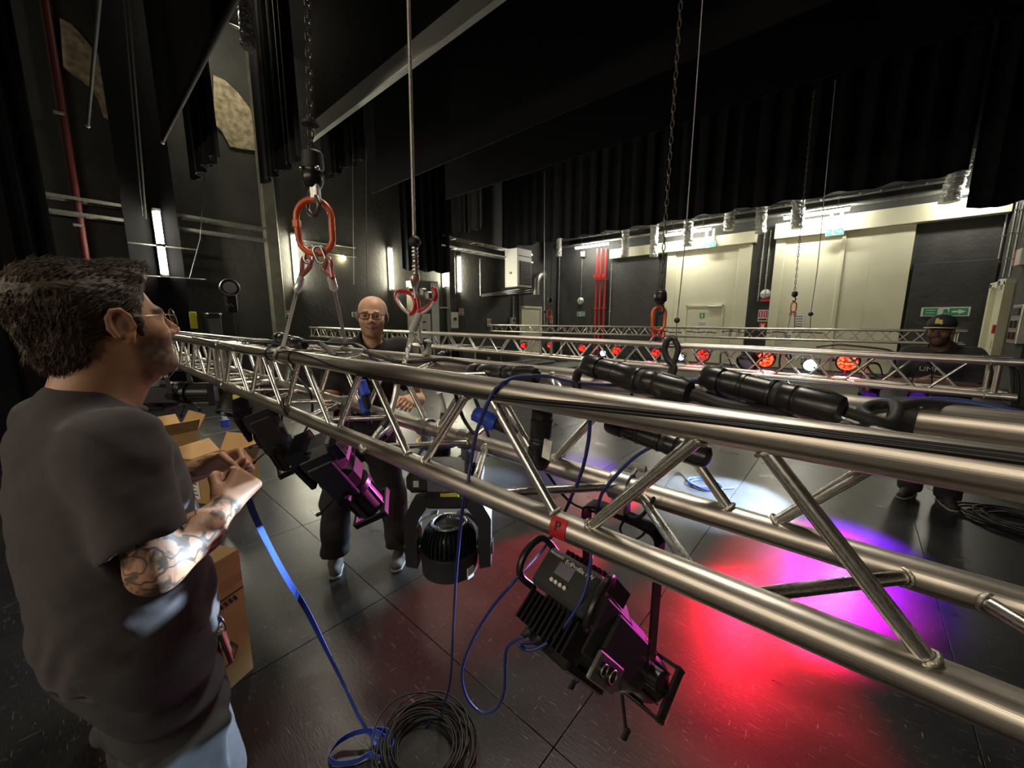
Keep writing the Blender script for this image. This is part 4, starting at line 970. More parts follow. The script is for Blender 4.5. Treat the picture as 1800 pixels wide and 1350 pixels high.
# moving head wash light
Md = P(792, 950, Y=0.80)
def moving_head(c, label):
    t = thing('moving_head_light', c, label, 'spotlight')
    x = Vector((_r3.x, _r3.y, 0)).normalized(); y = ZV.cross(x); M3 = Matrix((x, y, ZV)).transposed()
    def q(a, b, z): return Vector(c) + x * a + y * b + ZV * z
    # head: plain drum below, ribbed cooling crown above
    MB().lathe(q(0, 0, -.135), ZV, [(0, .112), (.006, .120), (.10, .124), (.106, .118)], 36).build('head_drum', 'plastic_grey', t, 40)
    hcor = MB().lathe(q(0, 0, -.03), ZV, [(0, .100), (.06, .098), (.095, .080), (.105, .05)], 28).build('head_core', 'plastic', t, 50)
    fin = None
    for i in range(36):
        an = 2 * math.pi * i / 36; d = x * math.cos(an) + y * math.sin(an)
        o_ = Vector(c)
        pr = [o_ + d * r + ZV * z for (r, z) in ((.085, -.03), (.118, -.03), (.116, .02), (.106, .05), (.088, .072), (.06, .08))]
        MB().prism([p - d.cross(ZV) * .0022 for p in pr], d.cross(ZV) * .0044).build('cooling_fin', 'plastic', hcor)
    MB().lathe(q(0, 0, -.142), ZV, [(0, .098), (.006, .104)], 32).build('front_lens', 'lens_dead', t, 40)
    oval(MB(), q(0, 0, .082), x, y, .072, .072, .006, 28, 8).build('crown_ring', 'steel', hcor, 60)
    for i in range(6):
        an = 2 * math.pi * i / 6; MB().cyl(q(.072 * math.cos(an), .072 * math.sin(an), .078), q(.072 * math.cos(an), .072 * math.sin(an), .094), .004, n=8).build('crown_stud', 'steel', hcor)
    # yoke: crossbar, two arms with shiny inner shoulders
    for s in (-1, 1):
        pr = [q(s * a, -.045, z) for (a, z) in ((.132, -.11), (.182, -.10), (.184, .12), (.150, .185), (.085, .215), (.085, .165), (.128, .10), (.130, .0))]
        MB().prism(pr, y * .09).build('yoke_arm', 'plastic_grey', t)
        MB().cyl(q(s * .12, 0, -.03), q(s * .190, 0, -.03), .035, n=18).build('tilt_hub', 'plastic', t, 40)
        MB().strip(smooth_path([q(s * .131, -.03, .03), q(s * .128, -.03, .085), q(s * .085, -.03, .130), q(s * .04, -.03, .142)], 4), .03, .004, side=y).build('shoulder_trim', 'steel', t)
    MB().box(q(0, 0, .195), (.20, .10, .075), M3, bev=.02).build('yoke_bridge', 'plastic_grey', t)
    MB().lathe(q(0, 0, .225), ZV, [(0, .075), (.03, .075), (.034, .06)], 24).build('pan_bearing', 'plastic', t, 40)
    bs = MB().box(q(0, 0, .300), (.30, .22, .085), M3, bev=.02).build('base', 'plastic_grey', t)
    MB().box(q(0, -.115, .300), (.12, .006, .05), M3).build('screen', 'screen', bs)
    MB().box(q(-.105, -.113, .305), (.022, .006, .024), M3).build('label_sticker', 'white_label', bs)
    text_mesh('lettering', 'ECL\nPROLED', 0.013, basis(q(-.01, -.1185, .298), x, ZV), 'white_label', bs)
    MB().box(q(.02, -.079, .243), (.075, .006, .014), M3).build('label_sticker', 'yellow_label', t)
    MB().box(q(.098, -.075, -.105), (.034, .006, .048), M3 @ Matrix.Rotation(.9, 3, 'Z')).build('label_sticker', 'white_label', t)
    for s in (-1, 1):
        MB().box(q(s * .12, 0, .362), (.035, .18, .04), M3, bev=.01).build('clamp_bracket', 'plastic', t)
    return t
Md = P(790, 948, Y=0.80)
D = moving_head(Md, 'black moving head wash light hanging head down under the near truss')
SD = .82
def _walk(o):
    for ch in o.children:
        if ch.type == 'MESH': ch.data.transform(Matrix.Scale(SD, 4)); ch.matrix_local = Matrix.Translation(ch.matrix_local.to_translation() * SD) @ ch.matrix_local.to_3x3().to_4x4()
        _walk(ch)
_walk(D)
coupler_clamp(D, YF, ZB, Md.x - .12); coupler_clamp(D, YF, ZB, Md.x + .10)
for dx in (-.12, .10): MB().cyl((Md.x + dx, YF, ZB - .06), (Md.x + dx, YF, Md.z + .27), .010, n=8).build('clamp_bolt', 'steel', D)
# round par behind the left profiles
def par_can(c, aim, r, L_, label, lens, group, hang=None, name='par_lamp'):
    c = Vector(c); d = Vector(aim).normalized(); t = thing(name, c, label, 'spotlight', group)
    MB().lathe(c - d * L_, d, [(0, r * .55), (L_ * .08, r * .72), (L_ * .35, r * .86), (L_ * .6, r * .98), (L_, r), (L_ + .004, r * .93), (L_ * .95, r * .90)], 20).build('can', 'plastic', t, 45)
    MB().lathe(c - d * .012, d, [(0, r * .9), (.006, r * .8), (.010, r * .02)], 20).build('lens', lens, t, 60)
    oval(MB(), c, frame_axes(d)[1], frame_axes(d)[2], r, r, r * .06, 24, 6).build('rim', 'plastic_grey', t, 60)
    y = frame_axes(d)[1]; hz = hang if hang is not None else c + ZV * r * 1.8
    hz = Vector(hz); mid = c - d * L_ * .45
    MB().strip(smooth_path([mid + y * r * 1.1, mid + y * r * 1.12 + ZV * r * .9, hz + y * r * .5, hz - y * r * .5, mid - y * r * 1.12 + ZV * r * .9, mid - y * r * 1.1], 4), r * .22, .006, side=d).build('yoke', 'plastic', t)
    for s in (-1, 1): MB().cyl(mid + y * r * .9 * s, mid + y * r * 1.2 * s, r * .16, n=10).build('yoke_knob', 'plastic', t, 40)
    return t
rp_ = par_can(P(420, 728, d=2.45), Vector((.25, -.3, -.75)), 0.12, 0.20, 'round black par lamp with yellow label left of the profile spotlights', 'lens_dead', 'par lamps on the trusses', hang=P(420, 690, d=2.45))
MB().box(P(417, 698, d=2.36), (.05, .008, .03), Matrix.Rotation(YAW, 3, 'Z')).build('label_sticker', 'yellow_label', rp_)
# lit lamps under the middle truss
GP = 'lit par lamps on the middle truss'
CAMV = Vector((0, 0, CAM_H))
specs = [  # px, py, radius, lens, which
    (920, 607.5, .055, 'lens_red', 'red lit lamp furthest left on the middle truss, before the cream door'),
    (967, 607, .055, 'lens_red', 'red lit lamp second from left on the middle truss'),
    (1023, 612, .060, 'lens_red', 'red lit lamp left of the first white lamp on the middle truss'),
    (1083, 616, .065, 'lens_red', 'red lit lamp right of the first white lamp on the middle truss'),
    (1152, 620, .060, 'lens_red', 'red lit lamp left of the black cable bundle on the middle truss'),
    (1235, 625, .075, 'lens_red', 'red lit lamp right of the black cable bundle on the middle truss'),
    (1345, 632, .085, 'lens_red_hot', 'bright red lit lamp in a big round housing'),
    (1490, 637, .085, 'lens_red_hot', 'red lit lamp nearest the man in the cap'),
    (1060, 621, .048, 'lens_white', 'cold white lit lamp furthest left above the first inline connector'),
    (1197, 628, .048, 'lens_white', 'cold white lit lamp beside the black cable bundle'),
    (1424, 642, .062, 'lens_white', 'cold white lit lamp between the two brightest red lamps')]
lamps = {}
for (px, py, r, lens, lab) in specs:
    c = P(px, py, Y=4.62); aim = Vector((0.35 - c.x * 0.10, -1.0, -0.42)).normalized()
    if lens.startswith('lens_white'): aim = (Vector((0.1, 1.2, 0.2)) - c).normalized()
    lamps[px] = (c, aim)
    par_can(c, (CAMV - c).normalized() * .6 + aim * .4, r, r * 2.3, lab, lens, GP, hang=(c.x, 4.47, 1.30))
for (px, py, lab, w_) in [(1310, 640, 'dark unlit lamp left of the bright red round lamp', .10), (775, 628, 'dark unlit lamp under the middle truss near the slings', .09)]:
    par_can(P(px, py, Y=4.6), Vector((-.4, -.6, -.5)), w_, .2, lab, 'lens_dead', 'par lamps on the trusses', hang=(P(px, py, Y=4.6).x, 4.47, 1.28))
# the beams of those lamps
RED = (1.0, 0.008, 0.035); WHT = (0.62, 0.82, 1.0); PUR = (0.22, 0.01, 1.0); MAG = (1.0, 0.12, 0.62)
def beam(px, target, power, color, ang, blend=.5):
    c, a = lamps[px]; tv = Vector(target); d = (tv - c).normalized()
    v = ((CAMV - c).normalized() * .6 + a * .4).normalized()
    spot_light('lamp_beam', c + v * 0.05, target, power, color, ang, blend, 0.05)
beam(1490, (-0.05, 3.3, 0), 2600, RED, 36)
beam(1345, (-0.30, 1.55, 0), 1900, RED, 27)
beam(1235, (-1.45, 1.80, 0), 7000, RED, 17)
beam(1152, (-1.7, 3.3, 0), 2200, RED, 26)
beam(1424, (-0.75, 3.9, 0), 3600, WHT, 46)
beam(1424, (-1.06, 0.12, 0.78), 4200, WHT, 13)
beam(1060, (-2.9, 1.5, 0), 3600, WHT, 36)
# blue-violet wash hung on the middle truss
pw = par_can((0.15, 4.62, 1.00), Vector((-.05, -.5, -.8)), 0.07, 0.16, 'violet lit lamp under the right end of the middle truss', 'lens_purple', GP, hang=(0.15, 4.47, 1.28))
spot_light('lamp_beam', (0.15, 4.53, 0.90), (0.12, 3.6, 0), 900, PUR, 46, .7, .05)
pw = par_can((-2.0, 4.62, 1.00), Vector((-.3, -.6, -.7)), 0.07, 0.16, 'violet lit lamp under the centre of the middle truss', 'lens_purple', GP, hang=(-2.0, 4.47, 1.28))
spot_light('lamp_beam', (-2.0, 4.53, 0.90), (-2.2, 3.7, 0), 600, PUR, 40, .7, .05)
# magenta washes aimed back at the near truss lamps
for (x, tgt, pwv, an) in [(-1.0, P(630, 850, d=1.65), 1500, 9), (0.45, P(1100, 1050, d=1.08), 600, 10)]:
    c = Vector((x, 4.62, 1.02)); dv = (Vector(tgt) - c).normalized()
    par_can(c, dv, 0.06, 0.14, 'magenta lamp on the middle truss aimed at the near spotlights, ' + ('left one' if x < 0 else 'right one'), 'lens_purple', GP, hang=(x, 4.47, 1.30))
    spot_light('lamp_beam', c + dv * .04, tgt, pwv, MAG, an, .5, .05)
# ================================================================== CABLES, CONNECTORS, BOXES
def inline_connector(a, b, r, label, saddle=True, group='black inline multipin connectors'):
    a = Vector(a); b = Vector(b); L_ = (b - a).length; d = (b - a) / L_
    t = thing('inline_connector', a, label, 'connector', group)
    def seg(f0, f1, prof, nm, m='plastic'):
        MB().lathe(a + d * L_ * f0, d, [(L_ * (f1 - f0) * h, r * q) for (h, q) in prof], 24).build(nm, m, t, 35)
    seg(0.0, .17, [(0, .45), (.06, .82), (.25, .98), (.8, 1.02), (1, .98)], 'gland_nut')
    seg(.16, .21, [(0, .84), (1, .84)], 'neck')
    seg(.20, .33, [(0, .90), (.05, .95), (.9, .95), (1, .9)], 'front_shell')
    seg(.33, .57, [(0, .88), (.04, 1.0), (.14, 1.0), (.17, .95), (.9, .95), (.93, 1.0), (1, .97)], 'coupling_shell')
    seg(.57, .62, [(0, .86), (.3, .90), (.7, .90), (1, .86)], 'seal_ring', 'rubber')
    seg(.62, .72, [(0, .92), (.1, .96), (.85, .96), (1, .86)], 'rear_shell')
    seg(.71, 1.0, [(0, .86), (.06, 1.0), (.12, 1.03), (.75, 1.0), (.93, .86), (1.0, .52)], 'gland_nut')
    for i in range(10):
        an = 2 * math.pi * i / 10; _, s_, u_ = frame_axes(d); rad = s_ * math.cos(an) + u_ * math.sin(an)
        MB().box(a + d * L_ * .84 + rad * r * 1.01, (L_ * .13, r * .10, r * .10), Matrix((d, rad.cross(d), rad)).transposed()).build('grip_rib', 'plastic', t)
    if saddle:
        n = (ZV - d * ZV.z).normalized(); lo = a + d * L_ * .42 - n * r * 1.15
        pr = [a + d * L_ * .22 - n * r * .6, a + d * L_ * .30 - n * r * 1.6, a + d * L_ * .44 - n * r * 1.75, a + d * L_ * .60 - n * r * 1.3, a + d * L_ * .62 - n * r * .6]
        sd = d.cross(n); MB().prism([p - sd * r * .5 for p in pr], sd * r).build('latch_saddle', 'plastic', t)
        MB().sphere(a + d * L_ * .36 - n * r * 1.3 - sd * r * .5, r * .14, 8, 6).build('latch_pin', 'steel', t, 60)
    return t
inline_connector(P(1028, 640, Y=.70), P(1216, 692, Y=.665), .0225, 'large black inline connector on top of near truss, middle one')
inline_connector(P(1236, 662, Y=.72), P(1485, 724, Y=.665), .0225, 'large black inline connector on top of near truss, rightmost one')
inline_connector(P(826, 652, Y=.72), P(946, 661, Y=.70), .021, 'black inline connector on top of near truss, left of the blue cable', False)
inline_connector(P(957, 690, Y=.70), P(945, 822, Y=.70), .027, 'black connector hanging straight down inside the near truss', False)
inline_connector(P(1068, 742, Y=.73), P(1248, 806, Y=.72), .022, 'black connector hanging slanted below the near top chord', False)
inline_connector(P(487, 592, Y=.72), P(535, 606, Y=.72), .028, 'black connector on near truss beside the left sling foot', False)
def cable(pts, r, m, label, group='loose cables', cat='cable', n=7, k=8):
    return tag(MB().tube(smooth_path(pts, k), r, n).build('cable', m, None, 60), label, cat, group)
# label sticker on the hanging connector
tag(MB().box(P(962, 790, Y=.672), (.022, .004, .045), Matrix.Rotation(.15, 3, 'Y')).build('label_sticker', 'white_label'), 'white sticker on the hanging black connector', 'sticker')
# cables along the near top chord (wrapped on its surface)
def on_chord(px, ang, off, Yc=YN, zc=ZT):
    x = P(px, 598.7 + .1695 * (px - 353), Y=Yc).x; q = math.radians(ang); r = .0252 + off
    return Vector((x, Yc - r * math.cos(q), zc + r * math.sin(q)))
cable([on_chord(p, a, .0035) for (p, a) in ((340, 75), (400, 20), (440, -25), (490, 20), (520, 60), (560, 35), (600, 0), (650, -22), (720, -25), (800, -18), (900, -8), (1050, 14), (1250, 32), (1500, 42), (1800, 50), (2300, 55))], .0035, 'cable_black', 'thin black cable snaking along the near top chord of the near truss')
cable([on_chord(p, a, .0035) for (p, a) in ((640, -36), (720, -38), (800, -30), (900, -20), (1050, 3), (1250, 22), (1500, 32), (1800, 40), (2300, 45))], .0035, 'cable_black', 'second thin black cable running below the first on the near top chord')
for (px, lab) in ((478, 'black tie around the near top chord at the left sling'), (520, 'black tie around the near top chord right of the left sling')):
    x = P(px, 598.7 + .1695 * (px - 353), Y=YN).x
    tag(MB().tube([(x + .004 * math.sin(q), YN + .0285 * math.cos(q), ZT + .0285 * math.sin(q)) for q in [2 * math.pi * i / 18 for i in range(18)]], .003, 6, closed=True).build('cable_tie', 'rubber', None, 60), lab, 'tie')
def T(px, py, Y): return P(px, py, Y=Y)
cable([T(545, 600, .72), T(590, 604, .74), T(625, 605, .77), T(645, 615, .72), T(655, 630, .70), T(680, 635, .74)], .006, 'cable_black', 'black cable arching between the chords under the right sling leg')
cable([T(640, 618, .66), T(690, 634, .70), T(735, 635, .76), T(780, 632, .78), T(830, 640, .76)], .006, 'cable_black', 'black cable lying between the top chords by the second sling')
cable([T(560, 602, .74), T(575, 612, .70), T(590, 628, .64)], .012, 'rubber', 'flat black strap over the top chord right of the left sling')
cable([T(300, 585, .70), T(360, 590, .70), T(420, 596, .72), T(470, 600, .70), T(560, 602, .74)], .010, 'cable_black', 'bundle cable along the far top of the near truss, left part')
for k in range(5):
    rr = random.Random(k)
    cable([T(300 + 45 * i + rr.uniform(-8, 8), 586 + 5.2 * i + rr.uniform(-5, 2), .70 + rr.uniform(-.06, .1)) for i in range(6)], .006, 'cable_black', 'black cable in the tangle on the left top of the near truss', 'tangled cables on the near truss')
cable([T(1110, 700, .72), T(1060, 697, .72), T(1020, 700, .72), T(985, 690, .74), T(960, 680, .74)], .011, 'rubber', 'thick black cable between the connectors on the near truss')
cable([T(1030, 648, .72), T(1018, 652, .73), T(1013, 668, .74), T(1016, 690, .74)], .010, 'rubber', 'thick black cable bending down out of the middle connector')
cable([T(1214, 692, .665), T(1250, 705, .67), T(1290, 716, .67), T(1340, 722, .68), T(1400, 727, .70)], .010, 'rubber', 'thick black cable out of the middle connector into the next one')
cable([T(1486, 724, .665), T(1530, 738, .67), T(1557, 745, .68), T(1572, 735, .70), T(1575, 715, .73), T(1560, 710, .75), T(1530, 713, .74), T(1515, 722, .71), T(1530, 735, .69)], .0075, 'rubber', 'thick black cable loop out of the right connector on the near truss')
cable([T(1575, 715, .74), T(1620, 708, .78), T(1700, 718, .82), T(1800, 735, .84), T(1950, 765, .86)], .0065, 'rubber', 'thick black cable running off to the right edge over the far top chord')
cable([T(1240, 690, .74), T(1400, 702, .80), T(1560, 703, .84), T(1680, 705, .86), T(1800, 728, .86), T(1950, 765, .87)], .005, 'cable_blue', 'dark blue cable over the far top chord at the right edge')
x_ = P(1585, 745, Y=YF)
tag(MB().strip(smooth_path([T(1592, 703, .79), T(1590, 712, .768), T(1583, 735, .762), T(1578, 760, .775)], 5), .030, .006, side=(1, 0, 0)).build('velcro_strap', 'rubber', None, 60), 'black velcro strap on the far top chord at the right', 'strap')
cable([T(1290, 662, .80), T(1100, 676, .78), T(1020, 672, .74), T(960, 661, .70), T(915, 662, .60), T(885, 672, .545), T(866, 692, .535), T(852, 722, .53), T(838, 760, .55), T(829, 805, .57), T(822, 850, .55), T(815, 880, .55), T(806, 960, .60), T(800, 1040, .68), T(796, 1120, .78), P(792, 1190, d=1.42), P(785, 1225, d=1.48), P(772, 1252, Z=.01), P(750, 1275, Z=.012)], .0042, 'cable_blue', 'dark blue cable draped over the near truss down to the floor coil')
cable([T(1037, 725, .60), T(1035, 770, .66), T(1025, 820, .70), T(1010, 860, .72), T(985, 915, .74), T(955, 965, .80), P(905, 1020, d=.97), P(860, 1075, d=1.0), P(828, 1130, d=1.02), P(812, 1180, d=1.04), P(820, 1225, d=1.05), P(845, 1252, d=1.05), P(872, 1246, d=1.03), P(886, 1215, d=1.0), P(888, 1165, d=.96), P(892, 1138, d=.94), P(910, 1124, d=.91), P(922, 1119, d=.90)], .0042, 'cable_blue', 'blue cable looping down beside the nearest profile spotlight')
cable([P(1180, 770, Y=.72), T(1120, 800, .74), T(1075, 845, .75), T(1055, 875, .78), T(1045, 930, .82), P(1038, 990, d=.88), P(1024, 1050, d=.86), P(985, 1110, d=.87), P(948, 1138, d=.88), P(925, 1142, d=.89), P(914, 1132, d=.89), P(938, 1130, d=.90)], .0042, 'cable_blue', 'blue cable crossing the control panel of the nearest profile spotlight')
cable([P(960, 830, Y=.8), T(1000, 880, .84), T(1050, 900, .84), T(1090, 895, .80), T(1110, 910, .78), T(1130, 905, .76), T(1150, 875, .75)], .004, 'cable_black', 'thin black cable bow by the clamp of the nearest profile spotlight')
cable([T(1085, 830, .82), T(1100, 900, .86), T(1090, 930, .86), T(1105, 950, .88), T(1130, 940, .86), T(1140, 915, .84)], .003, 'cable_black', 'thin black safety wire under the far lower chord')
cable([T(800, 690, .72), T(812, 730, .74), T(830, 760, .80), T(850, 790, .84)], .006, 'cable_black', 'black cable hanging behind the blue plug')
cable([T(835, 700, .74), T(850, 740, .80), T(862, 780, .86), T(857, 800, .88)], .006, 'cable_black', 'second black cable hanging right of the blue plug')
cable([T(488, 610, .75), T(520, 660, .72), T(545, 690, .72), T(548, 730, .75), T(535, 760, .75)], .006, 'cable_black', 'black cable dropping inside the near truss left of the pink lit profile spotlight')
cable([T(500, 720, .53), T(495, 708, .55), T(505, 695, .60), T(515, 690, .66)], .006, 'cable_black', 'black cable around the lower near chord by the left profile')
cable([T(497, 700, .535), T(500, 720, .53), T(515, 735, .56), T(540, 742, .62), T(560, 755, .7)], .006, 'cable_black', 'black cable below the lower near chord by the left profile')
cable([T(345, 630, .56), T(330, 638, .56), T(300, 660, .58), T(285, 690, .62)], .004, 'galv', 'thin pale cable from lower chord to the horizontal spotlight')
cable([T(400, 620, .74), T(395, 660, .78), T(398, 690, .8), P(394, 728, Y=.80) + ZV * .03], .004, 'cable_black', 'thin black cable carrying the blue and white plug')
# blue round plugs
def blue_plug(c, d, S, label):
    c = Vector(c); d = Vector(d).normalized(); t = thing('blue_plug', c, label, 'plug', 'blue power plugs')
    MB().lathe(c, d, [(0, .016 * S), (.004, .022 * S), (.05 * S, .023 * S), (.055 * S, .026 * S), (.07 * S, .026 * S)], 18).build('collar', 'glove_blue', t, 35)
    MB().lathe(c + d * .07 * S, d, [(0, .018 * S), (.05 * S, .016 * S), (.07 * S, .008 * S)], 14).build('grip', 'rubber', t, 40)
    return t
blue_plug(P(832, 725, Y=.66), (.5, .3, -.25), .9, 'blue round power plug inside the near truss right of the slings')
blue_plug(P(634, 668, Y=.72), (.2, .1, -.9), .85, 'blue round power plug in front of the bald man chest, upper one')
blue_plug(P(636, 700, Y=.74), (.1, .2, -.9), .8, 'blue round power plug in front of the bald man waist, lower one')
hp_ = thing('hanging_plug', P(393, 748, Y=.80), 'white plug with blue sleeve dangling above the carton', 'plug')
c = P(394, 728, Y=.80); MB().cyl(c, c - ZV * .05, .020, n=12).build('plug_body', 'white_plastic', hp_, 40)
MB().cyl(c - ZV * .05, c - ZV * .115, .034, n=14).build('blue_sleeve', 'glove_blue', hp_, 40)
MB().cyl(c + ZV * .04, c, .012, n=10).build('cable_gland', 'plastic', hp_, 40)
c = P(277, 662, Y=.6); tag(MB().sphere(c, .055, 14, 10, (1, .8, .75)).build('tape_wad', 'cream_plastic', None, 60), 'pale crumpled tape wad under the truss behind the near man', 'tape')
# cardboard
def carton(base, sx, sy, h, rz, label, open_top=True, marks=True):
    t = thing('cardboard_box', base, label, 'box', None, rz)
    o = Vector(base); M = ORG[t.name]
    def q(x, y, z): return M @ Vector((x, y, z))
    R3 = M.to_3x3(); th = .006
    for (c, s) in (((0, -sy / 2, h / 2), (sx, th, h)), ((0, sy / 2, h / 2), (sx, th, h)), ((-sx / 2, 0, h / 2), (th, sy, h)), ((sx / 2, 0, h / 2), (th, sy, h)), ((0, 0, th), (sx, sy, th))):
        MB().box(q(*c), s, R3).build('side', 'cardboard', t)
    if open_top:
        for (c, s, ax, an) in (((0, -sy / 2 - .06, h + .06), (sx, th, .2), 'X', .7), ((0, sy / 2 + .05, h + .07), (sx, th, .2), 'X', -.5), ((-sx / 2 - .06, 0, h + .05), (th, sy, .18), 'Y', -.8), ((sx / 2 + .05, 0, h + .06), (th, sy, .18), 'Y', .6)):
            MB().box(q(*c), s, R3 @ Matrix.Rotation(an, 3, ax)).build('flap', 'cardboard', t)
    else: MB().box(q(0, 0, h), (sx, sy, th), R3).build('lid', 'cardboard', t)
    if marks:
        m_ = MB()
        for i in range(16): m_.box(q(sx / 2 + .004, -sy / 2 + .03 + (sy - .06) * (i + .5) / 16, h * .66), (.002, (sy - .06) / 34, .028), R3 @ Matrix.Rotation(.5, 3, 'X'))
        m_.build('hatch_print', 'ink', t)
        MB().box(q(sx / 2 + .004, 0, h * .705), (.002, sy, .006), R3).build('print_line', 'ink', t)
        pts = [q(sx / 2 + .004, sy * .22 + .055 * math.cos(math.pi / 3 * i), h * .28 + .055 * math.sin(math.pi / 3 * i)) for i in range(6)]
        MB().tube(pts, .003, 4, closed=True).build('hexagon_print', 'ink', t)
        MB().box(q(sx / 2 + .004, 0, h * .80), (.001, sy, .045), R3).build('packing_tape', 'cardboard_in', t)
    return t
bb = P(428, 1212, Z=0); 
carton((bb.x - .17, bb.y - .19, 0), .34, .40, .62, 0.42, 'closed tall cardboard box with hatched print standing by the near man', False)
ba = P(400, 872, Z=0)
cA = carton((ba.x - .16, ba.y - .02, 0), .46, .46, .34, 0.5, 'open cardboard carton with raised flaps behind the near man hands', True, False)
Mx = ORG[cA.name]
MB().box(Mx @ Vector((-.07, -.236, .15)), (.26, .003, .22), Mx.to_3x3()).build('shipping_label', 'white_label', cA)
m_ = MB()
for i in range(5): m_.box(Mx @ Vector((-.07 + .0, -.239, .08 + .035 * i)), (.22 - .03 * (i % 3), .002, .009), Mx.to_3x3())
m_.build('label_print', 'ink', cA)
for i in range(7): MB().box(Mx @ Vector((.08 + .02 * i, -.236, .29)), (.010, .003, .03), Mx.to_3x3() @ Matrix.Rotation(.5, 3, 'Y')).build('hatch_mark', 'ink', cA)
bc = P(330, 850, Z=0); carton((bc.x - .95, bc.y + .0, 0), .45, .42, .38, 0.2, 'second open cardboard carton partly hidden by the near man forearm', True, False)
# blue webbing strap from the hands to the floor
hand = P(432, 862, d=1.0)
pts = [hand, P(447, 905, d=1.06), P(474, 962, d=1.14), P(505, 1018, d=1.22), P(540, 1075, d=1.29), P(575, 1145, d=1.35), P(605, 1205, d=1.40), P(630, 1258, d=1.44), P(652, 1292, Z=.03), P(680, 1330, Z=.012), P(700, 1352, Z=.01)]
sp = smooth_path(pts, 6); sides = []
for i, p in enumerate(sp):
    f = i / (len(sp) - 1); an = 1.25 * math.sin(f * 7.0) * (1 - f) + .2
    sides.append(_r3 * math.cos(an) + _f3 * math.sin(an))
st = thing('webbing_strap', P(680, 1330, Z=0), 'blue webbing strap running from the near man hands to the floor', 'strap')
MB().strip(sp, .016, .0018, side=sides).build('webbing', 'strap_blue', st)
lp = smooth_path([P(680, 1300, Z=.02), P(655, 1285, Z=.05), P(625, 1288, Z=.05), P(595, 1305, Z=.03), P(578, 1330, Z=.02), P(592, 1342, Z=.015), P(625, 1338, Z=.015), P(650, 1326, Z=.02), P(668, 1332, Z=.02), P(690, 1310, Z=.03), P(680, 1285, Z=.04), P(655, 1284, Z=.03)], 6)
MB().strip(lp, .026, .0018, side=[ZV * .8 + _r3 * .3] * len(lp)).build('floor_loop', 'strap_blue', st)
# coil of black cable on the floor
co = thing('cable_coil', P(745, 1312, Z=0), 'coil of thin black cable lying on the floor beside the blue strap', 'cable coil')
cc = P(748, 1318, Z=0)
for k in range(16):
    rr = random.Random(100 + k); rx = .165 + rr.uniform(-.045, .03); ry = rx * rr.uniform(.82, 1.0); ox, oy = rr.uniform(-.025, .025), rr.uniform(-.025, .025); ph = rr.uniform(0, 6)
    MB().tube([(cc.x + ox + rx * math.cos(q), cc.y + oy + ry * math.sin(q), .006 + .0045 * k * .8 + .012 * (1 + math.sin(q + ph)) * .6) for q in [2 * math.pi * i / 36 for i in range(36)]], .0034, 6, closed=True).build('turn', 'cable_black', co, 60)
def floor_coil(px, py, r, n, label, cr=.007, m='cable_black'):
    c = P(px, py, Z=0); t = thing('cable_coil', c, label, 'cable coil')
    for k in range(n):
        rr = random.Random(px + k); rx = r * rr.uniform(.75, 1.1); ry = r * rr.uniform(.6, 1.0); ph = rr.uniform(0, 6); ox, oy = rr.uniform(-.1, .1) * r * 2, rr.uniform(-.1, .1) * r * 2
        MB().tube([(c.x + ox + rx * math.cos(q), c.y + oy + ry * math.sin(q), cr + .006 * k + .006 * (1 + math.sin(2 * q + ph))) for q in [2 * math.pi * i / 26 for i in range(26)]], cr, 6, closed=True).build('turn', m, t, 60)
    return t
floor_coil(1790, 922, .28, 7, 'coil of black cable on the floor at the right edge', .009)
floor_coil(1236, 853, .16, 4, 'small coil of blue-black cable on the floor near the white light pool', .006, 'cable_blue')
cable([P(1150, 905, Z=.01), P(1165, 865, Z=.01), P(1190, 830, Z=.01), P(1215, 850, Z=.01), P(1236, 860, Z=.012), P(1290, 858, Z=.01)], .005, 'cable_black', 'thin black cable on the floor beside the small coil')
tg = thing('cable_reel', P(770, 800, Z=0), 'round black reel with gold lettering on the floor behind the near truss', 'reel')
c = P(770, 800, Z=0)
MB().lathe(c, ZV, [(0, .30), (.03, .30), (.035, .16), (.16, .16), (.165, .30), (.20, .30), (.202, .27)], 32).build('drum', 'plastic', tg, 40)
MB().lathe(c + ZV * .20, ZV, [(0, .26), (.004, .26), (.005, .17)], 32).build('gold_band', 'gold_ink', tg, 40)
MB().lathe(c + ZV * .204, ZV, [(0, .235), (.004, .235)], 32).build('label_disc', 'plastic', tg, 40)
text_mesh('lettering', 'technology', .085, basis(c + ZV * .2095 - _f3 * .11, _r3, Vector((_f3.x, _f3.y, 0))), 'gold_ink', tg)
